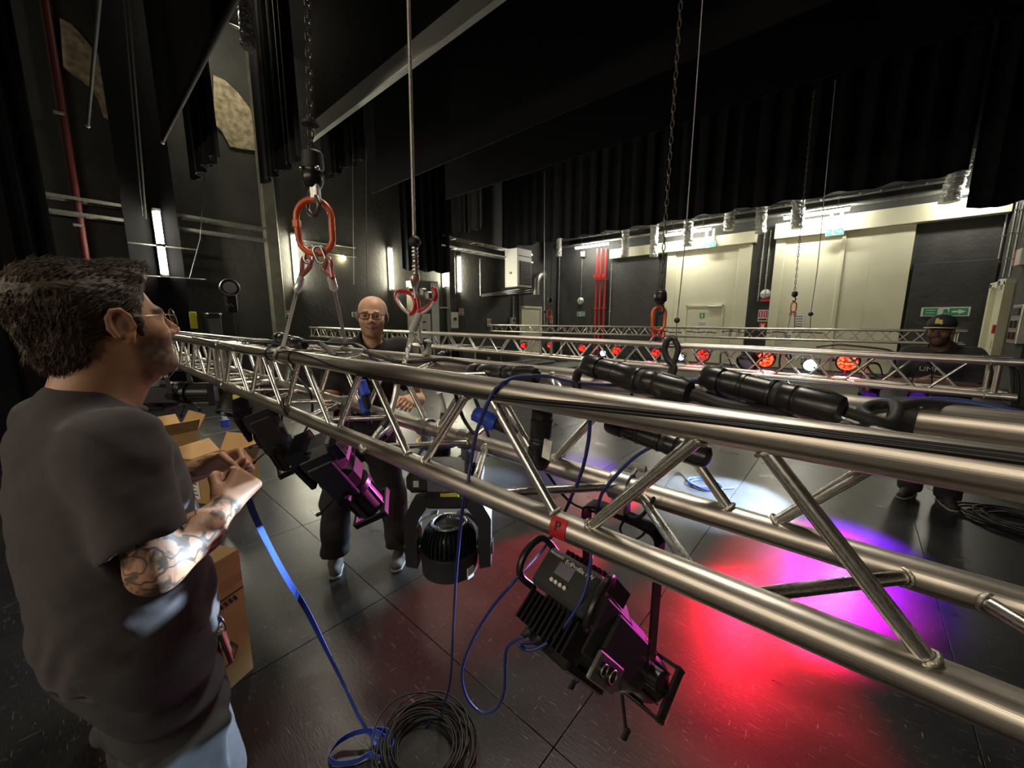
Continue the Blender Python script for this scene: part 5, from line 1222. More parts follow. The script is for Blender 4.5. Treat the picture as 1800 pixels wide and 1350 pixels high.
# black velcro bundle on the middle truss
vb = thing('cable_bundle', P(1188, 640, Y=4.18), 'black twisted cable bundle hanging on the middle truss', 'cable bundle')
for (pp, r_) in (([(1172, 600), (1168, 615), (1174, 632), (1185, 645), (1180, 665)], .035), ([(1186, 598), (1192, 612), (1188, 630), (1180, 648), (1176, 668)], .030), ([(1172, 600), (1180, 594), (1188, 597)], .03)):
    MB().tube(smooth_path([P(x, y, Y=4.17) for (x, y) in pp], 5), r_, 8).build('strand', 'rubber', vb, 60)
for k, pp in enumerate([[(1375, 612), (1370, 640), (1378, 660), (1390, 680)], [(1385, 612), (1382, 628), (1390, 632), (1388, 618)], [(1430, 645), (1450, 660), (1475, 662), (1490, 650)], [(1435, 610), (1470, 606), (1500, 608), (1560, 615), (1573, 625)], [(1530, 625), (1525, 645), (1545, 663), (1570, 650), (1572, 630)], [(1768, 640), (1785, 650), (1790, 680), (1788, 715)], [(1775, 640), (1780, 660), (1780, 690), (1784, 715)]]):
    cable([P(x, y, Y=4.55 if k < 5 else 4.3) for (x, y) in pp], .009, 'cable_black', ['black cable left of the white lamp on the middle truss', 'small black cable loop on the middle truss', 'black cable hanging in a bow right of the white lamp', 'black cable lying along the middle truss top near the capped man', 'black cable hanging in a bow left of the capped man', 'outer black cable dangling off the right truss end', 'inner black cable dangling off the right truss end'][k])
for k in range(7):
    rr = random.Random(50 + k); x0 = 1020 + 62 * k
    cable([P(x0 + 18 * i, 581 + 1.0 * i + .35 * (x0 - 1020) * .014 + rr.uniform(-2, 1.5), Y=11.1) for i in range(4)], .014, 'cable_black', 'short black cable lying along the top of the farthest truss', 'cables on the farthest truss')
# stands, flight cases and speakers at the back
def flight_case(px0, px1, py_top, X, depth, label, m='case_black'):
    a = P(px0, 600, X=X); b = P(px1, 600, X=X); zt = P((px0 + px1) / 2, py_top, X=X).z
    t = thing('flight_case', ((X - depth / 2), (a.y + b.y) / 2, 0), label, 'case', 'flight cases by the left wall')
    sy = b.y - a.y; c = Vector((X - depth / 2, (a.y + b.y) / 2, 0)); z0 = .12
    MB().box(c + ZV * (zt + z0) / 2, (depth, sy, zt - z0), bev=.01).build('body', m, t)
    m_ = MB()
    for sx in (-1, 1):
        for s in (-1, 1): m_.box(c + Vector((sx * depth / 2, s * sy / 2, (zt + z0) / 2)), (.035, .035, zt - z0))
    for z in (z0, zt):
        for s in (-1, 1): m_.box(c + Vector((0, s * sy / 2, z)), (depth, .035, .035)); m_.box(c + Vector((s * depth / 2, 0, z)), (.035, sy, .035))
    m_.build('metal_edging', 'galv', t)
    for sx in (-1, 1):
        for s in (-1, 1):
            MB().cyl(c + Vector((sx * depth * .38 , s * sy * .38 - .02, .06)), c + Vector((sx * depth * .38, s * sy * .38 + .02, .06)), .055, n=12).build('caster', 'rubber', t, 40)
            MB().box(c + Vector((sx * depth * .38, s * sy * .38, .105)), (.06, .05, .03)).build('caster_plate', 'galv', t)
    MB().box(c + Vector((depth / 2 + .01, 0, zt * .6)), (.015, .14, .10), bev=.003).build('latch', 'galv', t)
    return t
flight_case(835, 880, 612, -8.6, .7, 'black flight case with metal edging below the cream door')
flight_case(792, 830, 608, -9.4, .8, 'black flight case left of the other one below the middle truss')
flight_case(896, 975, 640, -6.4, .7, 'low dark flight case under the first red lamp')
flight_case(990, 1060, 642, -5.0, .7, 'low grey flight case under the middle truss centre', 'grille_grey')
sk = thing('speaker', P(385, 590, X=-11.0), 'black loudspeaker box with bright corners before the left wall', 'speaker')
a = P(366, 585, X=-11.0); b = P(391, 585, X=-11.0); zt = P(380, 550, X=-11.0).z
MB().box((-11.2, (a.y + b.y) / 2, zt / 2), (.5, b.y - a.y, zt), bev=.015).build('cabinet', 'case_black', sk)
MB().box((-10.94, (a.y + b.y) / 2, zt * .6), (.02, (b.y - a.y) * .86, zt * .66)).build('grille', 'grille_grey', sk)
for s in (-1, 1): MB().sphere((-10.95, (a.y + b.y) / 2 + s * (b.y - a.y) * .46, zt - .03), .03, 8, 6).build('corner_cap', 'galv', sk, 60)
fs_ = thing('spotlight_stand', P(407, 590, X=-10.6), 'black spotlight with shiny lens on a tall stand before the left wall', 'spotlight')
c = P(403, 505, X=-10.6)
MB().cyl((c.x, c.y, 0.0), (c.x, c.y, c.z - .1), .03, n=10).build('stand_pole', 'plastic', fs_, 40)
for i in range(3):
    an = 2.1 * i; MB().cyl((c.x, c.y, .55), (c.x + .45 * math.cos(an), c.y + .45 * math.sin(an), .02), .016, n=8).build('stand_leg', 'plastic', fs_)
MB().lathe(c - Vector((.16, 0, 0)), (1, -.1, -.1), [(0, .12), (.05, .17), (.22, .19), (.26, .18)], 18).build('lamp_body', 'plastic', fs_, 40)
MB().lathe(c + Vector((.085, -.01, -.01)), (1, -.1, -.1), [(0, .16), (.02, .12), (.03, .02)], 18).build('lens', 'lens_dead', fs_, 60)
oval(MB(), c + Vector((.10, -.01, -.01)), Vector((0, 1, 0)), ZV, .18, .18, .012, 24, 6).build('lens_rim', 'steel', fs_, 60)
MB().box(c - ZV * .35, (.22, .2, .4), bev=.02).build('ballast', 'plastic', fs_)
for k in range(4): MB().sphere(P(400 + 3 * k, 535 + 3 * (k % 2), X=-10.48), .016, 6, 4).build('stud', 'steel', fs_)
yl = thing('tape_marker', P(340, 572, X=-11.2), 'yellow green upright marker on dark stand by the left wall', 'marker')
c = P(340, 563, X=-11.2); MB().box(c, (.05, .13, .38), bev=.01).build('marker_tape', 'yellow_label', yl); MB().cyl((c.x, c.y, 0), (c.x, c.y, c.z - .15), .02, n=8).build('pole', 'plastic', yl)
bt = thing('brass_stand', P(85, 640, d=6), 'thin brass tube stand behind the near man neck', 'stand')
a = P(80, 632, d=6.0); MB().cyl((a.x, a.y, .02), (a.x, a.y, a.z), .035, n=12).build('tube', 'gold_ink', bt, 40); MB().cyl((a.x, a.y, a.z), (a.x, a.y, a.z + .08), .05, n=10).build('top_clamp', 'plastic', bt, 40)
MB().cyl((a.x, a.y, 0.0), (a.x, a.y, .03), .2, n=16).build('base', 'plastic', bt, 40)
# projector style moving heads standing on the floor at the back
for k, (px, Y) in enumerate([(760, 6.2), (860, 7.0), (1140, 7.0)]):
    c = P(px, 668, Y=Y); c.z = 0
    t = thing('floor_wash_light', c, ['dark floor lamp on the floor left behind the middle truss', 'dark floor lamp on the floor below the first red lamps', 'dark floor lamp on the floor behind the first inline connector'][k], 'spotlight', 'unlit floor lamps')
    MB().box(c + ZV * .09, (.34, .30, .16), bev=.02).build('base', 'plastic', t)
    for s in (-1, 1): MB().box(c + Vector((s * .16, 0, .32)), (.05, .12, .34), bev=.015).build('yoke_arm', 'plastic', t)
    MB().lathe(c + Vector((0, -.10, .36)), (0, 1, -.2), [(0, .12), (.05, .125), (.16, .10), (.22, .06)], 18).build('head', 'plastic_grey', t, 40)
# ================================================================== PEOPLE (implicit surfaces)
def _hash(ix, iy, iz, seed):
    h = (ix * 374761393 + iy * 668265263 + iz * 2147483647 + seed * 1274126177) & 0xffffffff
    h = ((h ^ (h >> 13)) * 1274126177) & 0xffffffff
    return ((h ^ (h >> 16)) & 0xffff) / 65535.0
def vnoise(p, seed=0):
    i = np.floor(p).astype(np.int64); f = p - i; f = f * f * (3 - 2 * f); r = 0
    for dx in (0, 1):
        for dy in (0, 1):
            for dz in (0, 1):
                w_ = (f[:, 0] if dx else 1 - f[:, 0]) * (f[:, 1] if dy else 1 - f[:, 1]) * (f[:, 2] if dz else 1 - f[:, 2])
                r = r + w_ * _hash(i[:, 0] + dx, i[:, 1] + dy, i[:, 2] + dz, seed)
    return r * 2 - 1
def fbm(p, seed=0, o=3):
    r = 0; a = 1.0
    for k in range(o): r = r + a * vnoise(p * 2 ** k, seed + k); a *= .5
    return r
def d_cone(p, a, b, ra, rb):
    a = np.array(a, float); b = np.array(b, float); ab = b - a; L2 = max(ab @ ab, 1e-12)
    t = np.clip(((p - a) @ ab) / L2, 0, 1); return np.linalg.norm(p - a - t[:, None] * ab, axis=1) - (ra + (rb - ra) * t)
def d_ell(p, c, r, Rm=None):
    q = p - np.array(c, float)
    if Rm is not None: q = q @ Rm
    r = np.array(r, float); k0 = np.linalg.norm(q / r, axis=1); k1 = np.linalg.norm(q / (r * r), axis=1) + 1e-9
    return k0 * (k0 - 1) / k1
def d_box(p, c, h, r, Rm=None):
    q = p - np.array(c, float)
    if Rm is not None: q = q @ Rm
    q = np.abs(q) - (np.array(h) - r); return np.linalg.norm(np.maximum(q, 0), axis=1) + np.minimum(q.max(axis=1), 0) - r
def smin(a, b, k): h = np.clip(.5 + .5 * (b - a) / k, 0, 1); return b + (a - b) * h - k * h * (1 - h)
def smax(a, b, k): return -smin(-a, -b, k)
class Sdf:
    def __init__(s): s.ops = []; s.post = []
    def cone(s, a, b, ra, rb=None, k=.02): s.ops.append(('c', a, b, ra, ra if rb is None else rb, k, 1)); return s
    def ell(s, c, r, k=.02, Rm=None): s.ops.append(('e', c, r, Rm, None, k, 1)); return s
    def box(s, c, h, r=.01, k=.01, Rm=None): s.ops.append(('b', c, h, r, Rm, k, 1)); return s
    def cut_cone(s, a, b, ra, rb=None, k=.01): s.ops.append(('c', a, b, ra, ra if rb is None else rb, k, -1)); return s
    def cut_ell(s, c, r, k=.01, Rm=None): s.ops.append(('e', c, r, Rm, None, k, -1)); return s
    def plane(s, p0, n, k=.004): s.ops.append(('p', p0, n, None, None, k, -1)); return s   # keeps the side n points away from
    def __call__(s, p):
        d = None
        for (t, a, b, c, e, k, sg) in s.ops:
            if t == 'c': v = d_cone(p, a, b, c, e)
            elif t == 'e': v = d_ell(p, a, b, c)
            elif t == 'b': v = d_box(p, a, b, c, e)
            else: n = np.array(b, float); n /= np.linalg.norm(n); v = -((p - np.array(a)) @ n)
            if d is None: d = v
            elif sg > 0: d = smin(d, v, k)
            else: d = smax(d, -v, k)
        for fn in s.post: d = d + fn(p)
        return d
def surf(fn, lo, hi, h, levels=4):
    lo = np.array(lo, float); s = h * 2 ** levels; n = np.ceil((np.array(hi) - lo) / s).astype(int)
    g = np.stack(np.meshgrid(*[np.arange(k) for k in n], indexing='ij'), -1).reshape(-1, 3)
    for L_ in range(levels + 1):
        d = fn(lo + (g + .5) * s)
        g = g[np.abs(d) < s * 1.25 + (.006 if L_ < levels - 1 else .0015)]
        if L_ < levels:
            off = np.array([[i, j, k] for i in (0, 1) for j in (0, 1) for k in (0, 1)])
            g = (g[:, None, :] * 2 + off[None]).reshape(-1, 3); s /= 2
    B = 1 << 13; key = lambda c: (c[:, 0] * B + c[:, 1]) * B + c[:, 2]
    off = np.array([[i, j, k] for i in (0, 1) for j in (0, 1) for k in (0, 1)])
    cor = (g[:, None, :] + off[None]).reshape(-1, 3); ck = key(cor); uk, inv = np.unique(ck, return_inverse=True)
    uc = np.stack([uk // (B * B), (uk // B) % B, uk % B], 1)
    dv = fn(lo + uc * s); D = dv[inv.reshape(-1)].reshape(-1, 8)
    act = (D.min(1) < 0) & (D.max(1) >= 0); g = g[act]; D = D[act]
    edges = [(a, b) for a in range(8) for b in range(a + 1, 8) if bin(a ^ b).count('1') == 1]
    acc = np.zeros((len(g), 3)); cnt = np.zeros(len(g))
    for (a, b) in edges:
        cr = (D[:, a] < 0) != (D[:, b] < 0); t = np.where(cr, D[:, a] / np.where(cr, D[:, a] - D[:, b], 1), 0)
        acc += np.where(cr[:, None], off[a] + (off[b] - off[a]) * t[:, None], 0); cnt += cr
    V = lo + (g + acc / cnt[:, None]) * s
    gk = key(g); order = np.argsort(gk); sk_ = gk[order]
    def find(c):
        k = key(c); i = np.searchsorted(sk_, k); i = np.clip(i, 0, len(sk_) - 1); return np.where(sk_[i] == k, order[i], -1)
    F = []
    for ax in range(3):
        b = [4, 2, 1][ax]; d0 = D[:, 0]; d1 = D[:, b]; cr = (d0 < 0) != (d1 < 0)
        u, v = (ax + 1) % 3, (ax + 2) % 3; c = g[cr]; eu = np.zeros(3, int); eu[u] = 1; ev = np.zeros(3, int); ev[v] = 1
        q = np.stack([find(c), find(c - eu), find(c - eu - ev), find(c - ev)], 1); ins = d0[cr] < 0
        q = np.where(ins[:, None], q, q[:, ::-1]); F.append(q[(q >= 0).all(1)])
    return V, np.concatenate(F)
def sdf_object(name, fn, lo, hi, h, m, parent, paint=None, attrs=None, label=None, levels=4):
    V, Fq = surf(fn, lo, hi, h, levels); me = bpy.data.meshes.new(name)
    me.vertices.add(len(V)); me.vertices.foreach_set('co', V.astype(np.float32).ravel())
    me.loops.add(len(Fq) * 4); me.loops.foreach_set('vertex_index', Fq.astype(np.int32).ravel())
    me.polygons.add(len(Fq)); me.polygons.foreach_set('loop_start', np.arange(0, len(Fq) * 4, 4, dtype=np.int32))
    me.polygons.foreach_set('loop_total', np.full(len(Fq), 4, np.int32)); me.update(calc_edges=True); me.validate()
    me.shade_smooth(); me.materials.append(MATS[m])
    if paint is not None:
        C = np.ones((len(V), 4), np.float32); C[:, :3] = paint(V)
        ca = me.color_attributes.new('Col', 'FLOAT_COLOR', 'POINT'); ca.data.foreach_set('color', C.ravel())
    for (nm, f) in (attrs or {}).items():
        at = me.attributes.new(nm, 'FLOAT', 'POINT'); at.data.foreach_set('value', f(V).astype(np.float32))
    o = bpy.data.objects.new(name, me); col.objects.link(o); o.parent = parent
    if label: o['label'] = label
    return o
def skin_material(name, tattoo=False, rough=.5):
    m = bpy.data.materials.new(name); m.use_nodes = True; N = m.node_tree.nodes; L = m.node_tree.links; b = N['Principled BSDF']
    a = N.new('ShaderNodeAttribute'); a.attribute_name = 'Col'; out = a.outputs['Color']
    tc = N.new('ShaderNodeTexCoord')
    if tattoo:
        t = N.new('ShaderNodeAttribute'); t.attribute_name = 'tat'
        n1 = N.new('ShaderNodeTexNoise'); n1.inputs['Scale'].default_value = 17; n1.inputs['Detail'].default_value = 4; n1.inputs['Distortion'].default_value = 1.6
        L.new(tc.outputs['Object'], n1.inputs['Vector'])
        r1 = N.new('ShaderNodeValToRGB'); r1.color_ramp.elements[0].position = .50; r1.color_ramp.elements[1].position = .60
        L.new(n1.outputs['Fac'], r1.inputs[0])
        wv = N.new('ShaderNodeTexWave'); wv.wave_type = 'RINGS'; wv.inputs['Scale'].default_value = 9; wv.inputs['Distortion'].default_value = 14; wv.inputs['Detail Scale'].default_value = 2
        L.new(tc.outputs['Object'], wv.inputs['Vector'])
        r2 = N.new('ShaderNodeValToRGB'); r2.color_ramp.elements[0].position = .80; r2.color_ramp.elements[1].position = .92
        L.new(wv.outputs['Fac'], r2.inputs[0])
        mx = N.new('ShaderNodeMath'); mx.operation = 'MAXIMUM'; L.new(r1.outputs[0], mx.inputs[0]); L.new(r2.outputs[0], mx.inputs[1])
        mu = N.new('ShaderNodeMath'); mu.operation = 'MULTIPLY'; L.new(mx.outputs[0], mu.inputs[0]); L.new(t.outputs['Fac'], mu.inputs[1])
        mu2 = N.new('ShaderNodeMath'); mu2.operation = 'MULTIPLY'; L.new(mu.outputs[0], mu2.inputs[0]); mu2.inputs[1].default_value = .82
        mc = N.new('ShaderNodeMix'); mc.data_type = 'RGBA'; L.new(mu2.outputs[0], mc.inputs[0]); L.new(out, mc.inputs[6]); mc.inputs[7].default_value = (.035, .045, .05, 1)
        out = mc.outputs[2]
    L.new(out, b.inputs['Base Color']); b.inputs['Roughness'].default_value = rough
    b.inputs['Subsurface Weight'].default_value = .06; b.inputs['Subsurface Radius'].default_value = (.012, .005, .003)
    n = N.new('ShaderNodeTexNoise'); n.inputs['Scale'].default_value = 320; L.new(tc.outputs['Object'], n.inputs['Vector'])
    bp = N.new('ShaderNodeBump'); bp.inputs['Strength'].default_value = .12; bp.inputs['Distance'].default_value = .001
    L.new(n.outputs['Fac'], bp.inputs['Height']); L.new(bp.outputs[0], b.inputs['Normal'])
    MATS[name] = m
skin_material('skin_tattooed', True); skin_material('skin')
mat('shirt_charcoal', (.060, .052, .056), .9, bump=(500, .25, .001), sheen=.1)
mat('shirt_black', (.011, .011, .012), .9, bump=(500, .25, .001), sheen=.1)
mat('work_trousers', (.050, .052, .060), .85, bump=(420, .3, .001), var=(14, .8))
mat('black_trousers', (.014, .014, .016), .85, bump=(420, .3, .001))
mat('hair_brown', (.062, .042, .026), .55, bump=(160, .8, .004), stretch=(1, .35, 1))
mat('hair_black', (.008, .007, .007), .6)
mat('shoe_grey', (.075, .072, .068), .8, bump=(200, .3, .001))
mat('shoe_dark', (.020, .018, .016), .6)
mat('shoe_sole', (.30, .29, .27), .7)
mat('lace', (.55, .46, .30), .8)
mat('eye_white', (.50, .47, .44), .3); mat('iris', (.03, .02, .012), .15)
mat('glasses_metal', (.50, .42, .32), .25, 1.0); mat('glasses_black', (.02, .018, .018), .3)
gm = mat('glass', (1, 1, 1), .02); _n = gm.node_tree.nodes; _n.remove(_n['Principled BSDF'])
_t = _n.new('ShaderNodeBsdfTransparent'); _g = _n.new('ShaderNodeBsdfGlossy'); _g.inputs['Roughness'].default_value = .03; _x = _n.new('ShaderNodeMixShader'); _x.inputs[0].default_value = .07
gm.node_tree.links.new(_t.outputs[0], _x.inputs[1]); gm.node_tree.links.new(_g.outputs[0], _x.inputs[2]); gm.node_tree.links.new(_x.outputs[0], _n['Material Output'].inputs[0])
mat('cap_black', (.010, .010, .012), .75, bump=(300, .3, .001))
mat('logo_yellow', (.55, .45, .12), .6)

def rotz(a): c, s = math.cos(a), math.sin(a); return np.array([[c, -s, 0], [s, c, 0], [0, 0, 1.]])
def rotx(a): c, s = math.cos(a), math.sin(a); return np.array([[1, 0, 0], [0, c, -s], [0, s, c]])
class Head:
    """frame of a head: centre at ear level, +y face, +x right"""
    def __init__(s, c, yaw=0, pitch=0, roll=0, S=1.0):
        cr, sr = math.cos(roll), math.sin(roll); Ry = np.array([[cr, 0, sr], [0, 1, 0], [-sr, 0, cr]])
        s.c = np.array(c, float); s.R = rotz(yaw) @ rotx(pitch) @ Ry; s.S = S
    def p(s, *q): return s.c + s.R @ (np.array(q, float) * s.S)
    def loc(s, P_): return ((P_ - s.c) @ s.R) / s.S
def add_head(f, H_, smile=False, ear_detail=True, wide=1.0):
    S = H_.S; Rm = H_.R
    def E(c, r, k): f.ell(H_.p(c[0] * (1 + (wide - 1) * .8), *c[1:]), [r[0] * S * wide, r[1] * S, r[2] * S], k * S, Rm)
    def Cn(a, b, ra, rb, k): f.cone(H_.p(*a), H_.p(*b), ra * S, rb * S, k * S)
    E((0, -.015, .035), (.077, .098, .085), .02); E((0, .03, -.035), (.063, .066, .085), .03)
    E((0, .035, -.085), (.050, .052, .036), .03); E((0, .078, -.106), (.022, .018, .018), .02)
    Cn((-.034, .080, .014), (.034, .080, .014), .013, .013, .016)
    for s in (-1, 1): E((.040 * s, .060, -.030), (.024, .028, .028), .02)
    Cn((0, .088, .008), (0, .112, -.030), .0085, .0125, .012)
    for s in (-1, 1): E((.0125 * s, .099, -.036), (.0085, .012, .008), .006)
    for s in (-1, 1): f.cut_ell(H_.p(.032 * s, .104, -.001), [.017 * S, .020 * S, .013 * S], .012 * S, Rm)
    for s in (-1, 1): E((.032 * s, .074, -.001), (.016, .016, .0125), .004)
    w_ = .030 if smile else .022; zc = .006 if smile else 0
    for s in (-1, 1):
        Cn((0, .094, -.0665), (w_ * s, .080, -.068 + zc), .0062, .004, .006); Cn((0, .092, -.079), (w_ * .85 * s, .080, -.074 + zc), .0075, .004, .006)
        f.cut_cone(H_.p(0, .104, -.0725), H_.p(w_ * s, .090, -.071 + zc), .0022 * S, .0015 * S, .004 * S)
    for s in (-1, 1):
        x = .079 * s
        E((x, .002, -.004), (.009, .019, .031), .008)
        if ear_detail:
            arc = [(x + .006 * s, .002 + .019 * math.cos(q), .002 + .031 * math.sin(q)) for q in [math.radians(a) for a in (-60, -10, 30, 70, 110, 150, 190, 230)]]
            arc = [(a, b - .004, c) for (a, b, c) in arc]
            for i in range(len(arc) - 1): Cn(arc[i], arc[i + 1], .0048, .0048, .003)
            f.cut_ell(H_.p(x + .012 * s, .006, -.004), [.008 * S, .011 * S, .015 * S], .004 * S, Rm)
            E((x + .003 * s, .004, -.032), (.006, .009, .009), .006)
    return f
def hand(f, wrist, d, n, side, S=1.0, curl=(0.9, 1.0, 0.8), thumb_curl=.5, spread=.06):
    """wrist, d towards the fingers, n palm normal (fingers curl towards n), side towards the thumb"""
    w_ = np.array(wrist, float); d = np.array(d, float); d /= np.linalg.norm(d); n = np.array(n, float); n -= d * (n @ d); n /= np.linalg.norm(n)
    s_ = np.array(side, float); s_ -= d * (s_ @ d); s_ -= n * (s_ @ n); s_ /= np.linalg.norm(s_)
    tips = []
    for i, (off, L_, r) in enumerate(((.030, .080, .0090), (.010, .086, .0095), (-.010, .080, .0090), (-.029, .064, .0080))):
        k0 = w_ + d * .085 * S + s_ * off * S - n * .004 * S
        f.cone(w_ + s_ * off * .45 * S + d * .01 * S, k0, .016 * S, .0115 * S, .016 * S)
        p = k0; ang = 0
        for (seg, c) in zip((.48, .30, .22), curl):
            ang += c; dd = d * math.cos(ang) + n * math.sin(ang) + s_ * spread * (off / .03)
            q = p + dd / np.linalg.norm(dd) * L_ * seg * S; f.cone(p, q, r * S, r * .90 * S, .004 * S); p = q; r *= .93
        tips.append(p)
    b = w_ + d * .025 * S + s_ * .028 * S + n * .008 * S
    dd = (d * .75 + s_ * .65 + n * .35); dd /= np.linalg.norm(dd); q = b + dd * .045 * S
    f.cone(w_ + s_ * .012 * S + d * .01 * S, b, .018 * S, .016 * S, .014 * S); f.cone(b, q, .0145 * S, .0115 * S, .008 * S)
    dd = d * (.9 - .3 * thumb_curl) + n * thumb_curl - s_ * .1; dd /= np.linalg.norm(dd); q2 = q + dd * .034 * S; f.cone(q, q2, .0112 * S, .0095 * S, .004 * S)
    dd = d * .7 + n * thumb_curl - s_ * thumb_curl * .9; dd /= np.linalg.norm(dd); f.cone(q2, q2 + dd * .028 * S, .0098 * S, .0082 * S, .004 * S)
    return tips
def eyes(H_, parent):
    for s in (-1, 1):
        c = H_.p(.032 * s, .0805, -.001); d = H_.R @ np.array([0, 1, 0.])
        MB().sphere(c - d * .002, .0112 * H_.S, 14, 10).build('eyeball', 'eye_white', parent, 60, world=False)
        MB().sphere(c + d * .0058 * H_.S, .0066 * H_.S, 10, 8).build('iris', 'iris', parent, 60, world=False)
def lpaint(V, base, spots):
    C = np.tile(np.array(base, np.float32), (len(V), 1))
    for (fn, colr) in spots:
        w_ = np.clip(fn(V), 0, 1)[:, None]; C = C * (1 - w_) + np.array(colr) * w_
    n = fbm(V * 30, 5)[:, None]; return np.clip(C * (1 + .07 * n), 0, 1)
def sm(a, b, x): t = np.clip((x - a) / (b - a), 0, 1); return t * t * (3 - 2 * t)
def face_spots(H_, beard=(.06, .045, .035), beard_w=.6, lips=(.45, .20, .16), brow=(.02, .015, .01), flush=(.62, .27, .17), scalp=None):
    def L(V): return H_.loc(V)
    def head_only(q): return sm(-.20, -.15, q[:, 2]) * (np.linalg.norm(q, axis=1) < .22)
    def f_beard(V):
        q = L(V); zt = -.045 - .55 * np.maximum(0, .0 - (np.abs(q[:, 0]) - .045)) * 0
        m_ = sm(-.040, -.062, q[:, 2] - .35 * np.maximum(np.abs(q[:, 0]) - .03, 0)) * sm(-.165, -.125, q[:, 2]) * sm(.0, .02, q[:, 1])
        mous = sm(.030, .022, np.abs(q[:, 0])) * sm(.012, .006, np.abs(q[:, 2] + .053)) * sm(.07, .08, q[:, 1])
        return np.maximum(m_, mous) * beard_w * head_only(q) * (.85 + .3 * fbm(V * 90, 3))
    def f_lips(V):
        q = L(V); return sm(.028, .020, np.abs(q[:, 0])) * sm(.014, .009, np.abs(q[:, 2] + .073)) * sm(.078, .086, q[:, 1]) * head_only(q)
    def f_brow(V):
        q = L(V); x = np.abs(q[:, 0]); return sm(.020, .016, np.abs(x - .034)) * sm(.0075, .004, np.abs(q[:, 2] - .020 + (x - .034) * .15)) * sm(.06, .07, q[:, 1]) * .85
    def f_flush(V):
        q = L(V); return (np.exp(-((np.abs(q[:, 0]) - .045) ** 2 + (q[:, 2] + .025) ** 2) / .0006) * sm(.03, .06, q[:, 1]) + np.exp(-(q[:, 0] ** 2 + (q[:, 2] + .03) ** 2) / .0004) * sm(.09, .1, q[:, 1])) * .5 * head_only(q)
    def f_ear(V):
        q = L(V); return sm(.074, .084, np.abs(q[:, 0])) * .45 * head_only(q)
    sp = [(f_flush, flush), (f_ear, flush), (f_beard, beard), (f_lips, lips), (f_brow, brow)]
    if scalp:
        def f_scalp(V):
            q = L(V); side = sm(.055, .068, np.abs(q[:, 0])) * sm(.045, .02, q[:, 1]) * sm(-.045, -.02, q[:, 2]) * sm(.085, .055, q[:, 2])
            back = sm(-.03, -.06, q[:, 1]) * sm(-.09, -.06, q[:, 2]) * sm(.07, .04, q[:, 2]); return np.maximum(side, back) * .75 * head_only(q)
        sp.append((f_scalp, scalp))
    return sp
def hair_strands(fn, lo, hi, H_, n, length, parent, m, seed=3, flow=None, h=.012):
    V, Fq = surf(fn, lo, hi, h, 2); rng = np.random.default_rng(seed); pick = rng.choice(len(Fq), n); C = V[Fq[pick]].mean(1)
    a = V[Fq[pick]]; N_ = np.cross(a[:, 2] - a[:, 0], a[:, 3] - a[:, 1]); N_ /= np.linalg.norm(N_, axis=1)[:, None] + 1e-9
    mb = MB()
    for i in range(n):
        p = C[i]; nn = N_[i]; q = H_.loc(p[None])[0]
        fl = flow(q) if flow else np.array([0, -1, -.4]); fl = H_.R @ fl; fl = fl - nn * (fl @ nn) * .8 + rng.normal(0, .11, 3); fl /= np.linalg.norm(fl) + 1e-9
        L_ = length * rng.uniform(.5, 1.2); sd = np.cross(fl, nn); sd /= np.linalg.norm(sd) + 1e-9; w_ = .0009
        pts = [p - nn * .002, p + fl * L_ * .5 + nn * L_ * rng.uniform(.03, .11), p + fl * L_ + nn * L_ * rng.uniform(-.02, .16)]
        mb.add([pts[0] - sd * w_, pts[0] + sd * w_, pts[1] - sd * w_ * .8, pts[1] + sd * w_ * .8, pts[2], pts[0] + nn * w_, pts[1] + nn * w_],
               [(0, 2, 6, 5), (5, 6, 3, 1), (2, 4, 6), (6, 4, 3), (0, 1, 3, 2), (2, 3, 4)])
    o = mb.build('hair_strands', m, parent, world=False); o['kind'] = 'stuff'; return o
def shoe(parent, c, yaw, m, laced=True, label=None, h=.005):
    Rm = rotz(yaw); c = np.array(c, float)
    def q(x, y, z): return c + Rm @ np.array([x, y, z], float)
    f = Sdf(); f.cone(q(0, -.07, .045), q(0, .04, .042), .042, .045, .02); f.cone(q(0, .04, .040), q(.004, .135, .030), .044, .036, .02); f.cone(q(0, -.06, .06), q(0, -.035, .115), .044, .046, .03); f.cone(q(0, -.02, .10), q(0, .07, .065), .036, .034, .02)
    f.plane(q(0, 0, .012), (0, 0, -1), .004)
    s = sdf_object('shoe', f, c - .22, c + np.array([.22, .22, .22]), h, m, parent, label=label, levels=3)
    g = Sdf(); g.cone(q(0, -.075, .012), q(0, .04, .012), .046, .048, .01); g.cone(q(0, .04, .012), q(.004, .135, .012), .048, .039, .01); g.plane(q(0, 0, .022), (0, 0, 1), .003); g.plane(q(0, 0, .001), (0, 0, -1), .003)
    sdf_object('sole', g, c - .22, c + np.array([.22, .22, .1]), h, 'shoe_sole', s, levels=3)
    if laced:
        for i in range(4):
            y = .0 + .024 * i; z = .132 - .016 * i
            for sg in (-1, 1):
                MB().tube([q(-.024 * sg, y, z - .012), q(0, y + .008, z + .002), q(.024 * sg, y + .018, z - .016)], .0035, 6).build('lace', 'lace', s, 60, world=False)
    return s

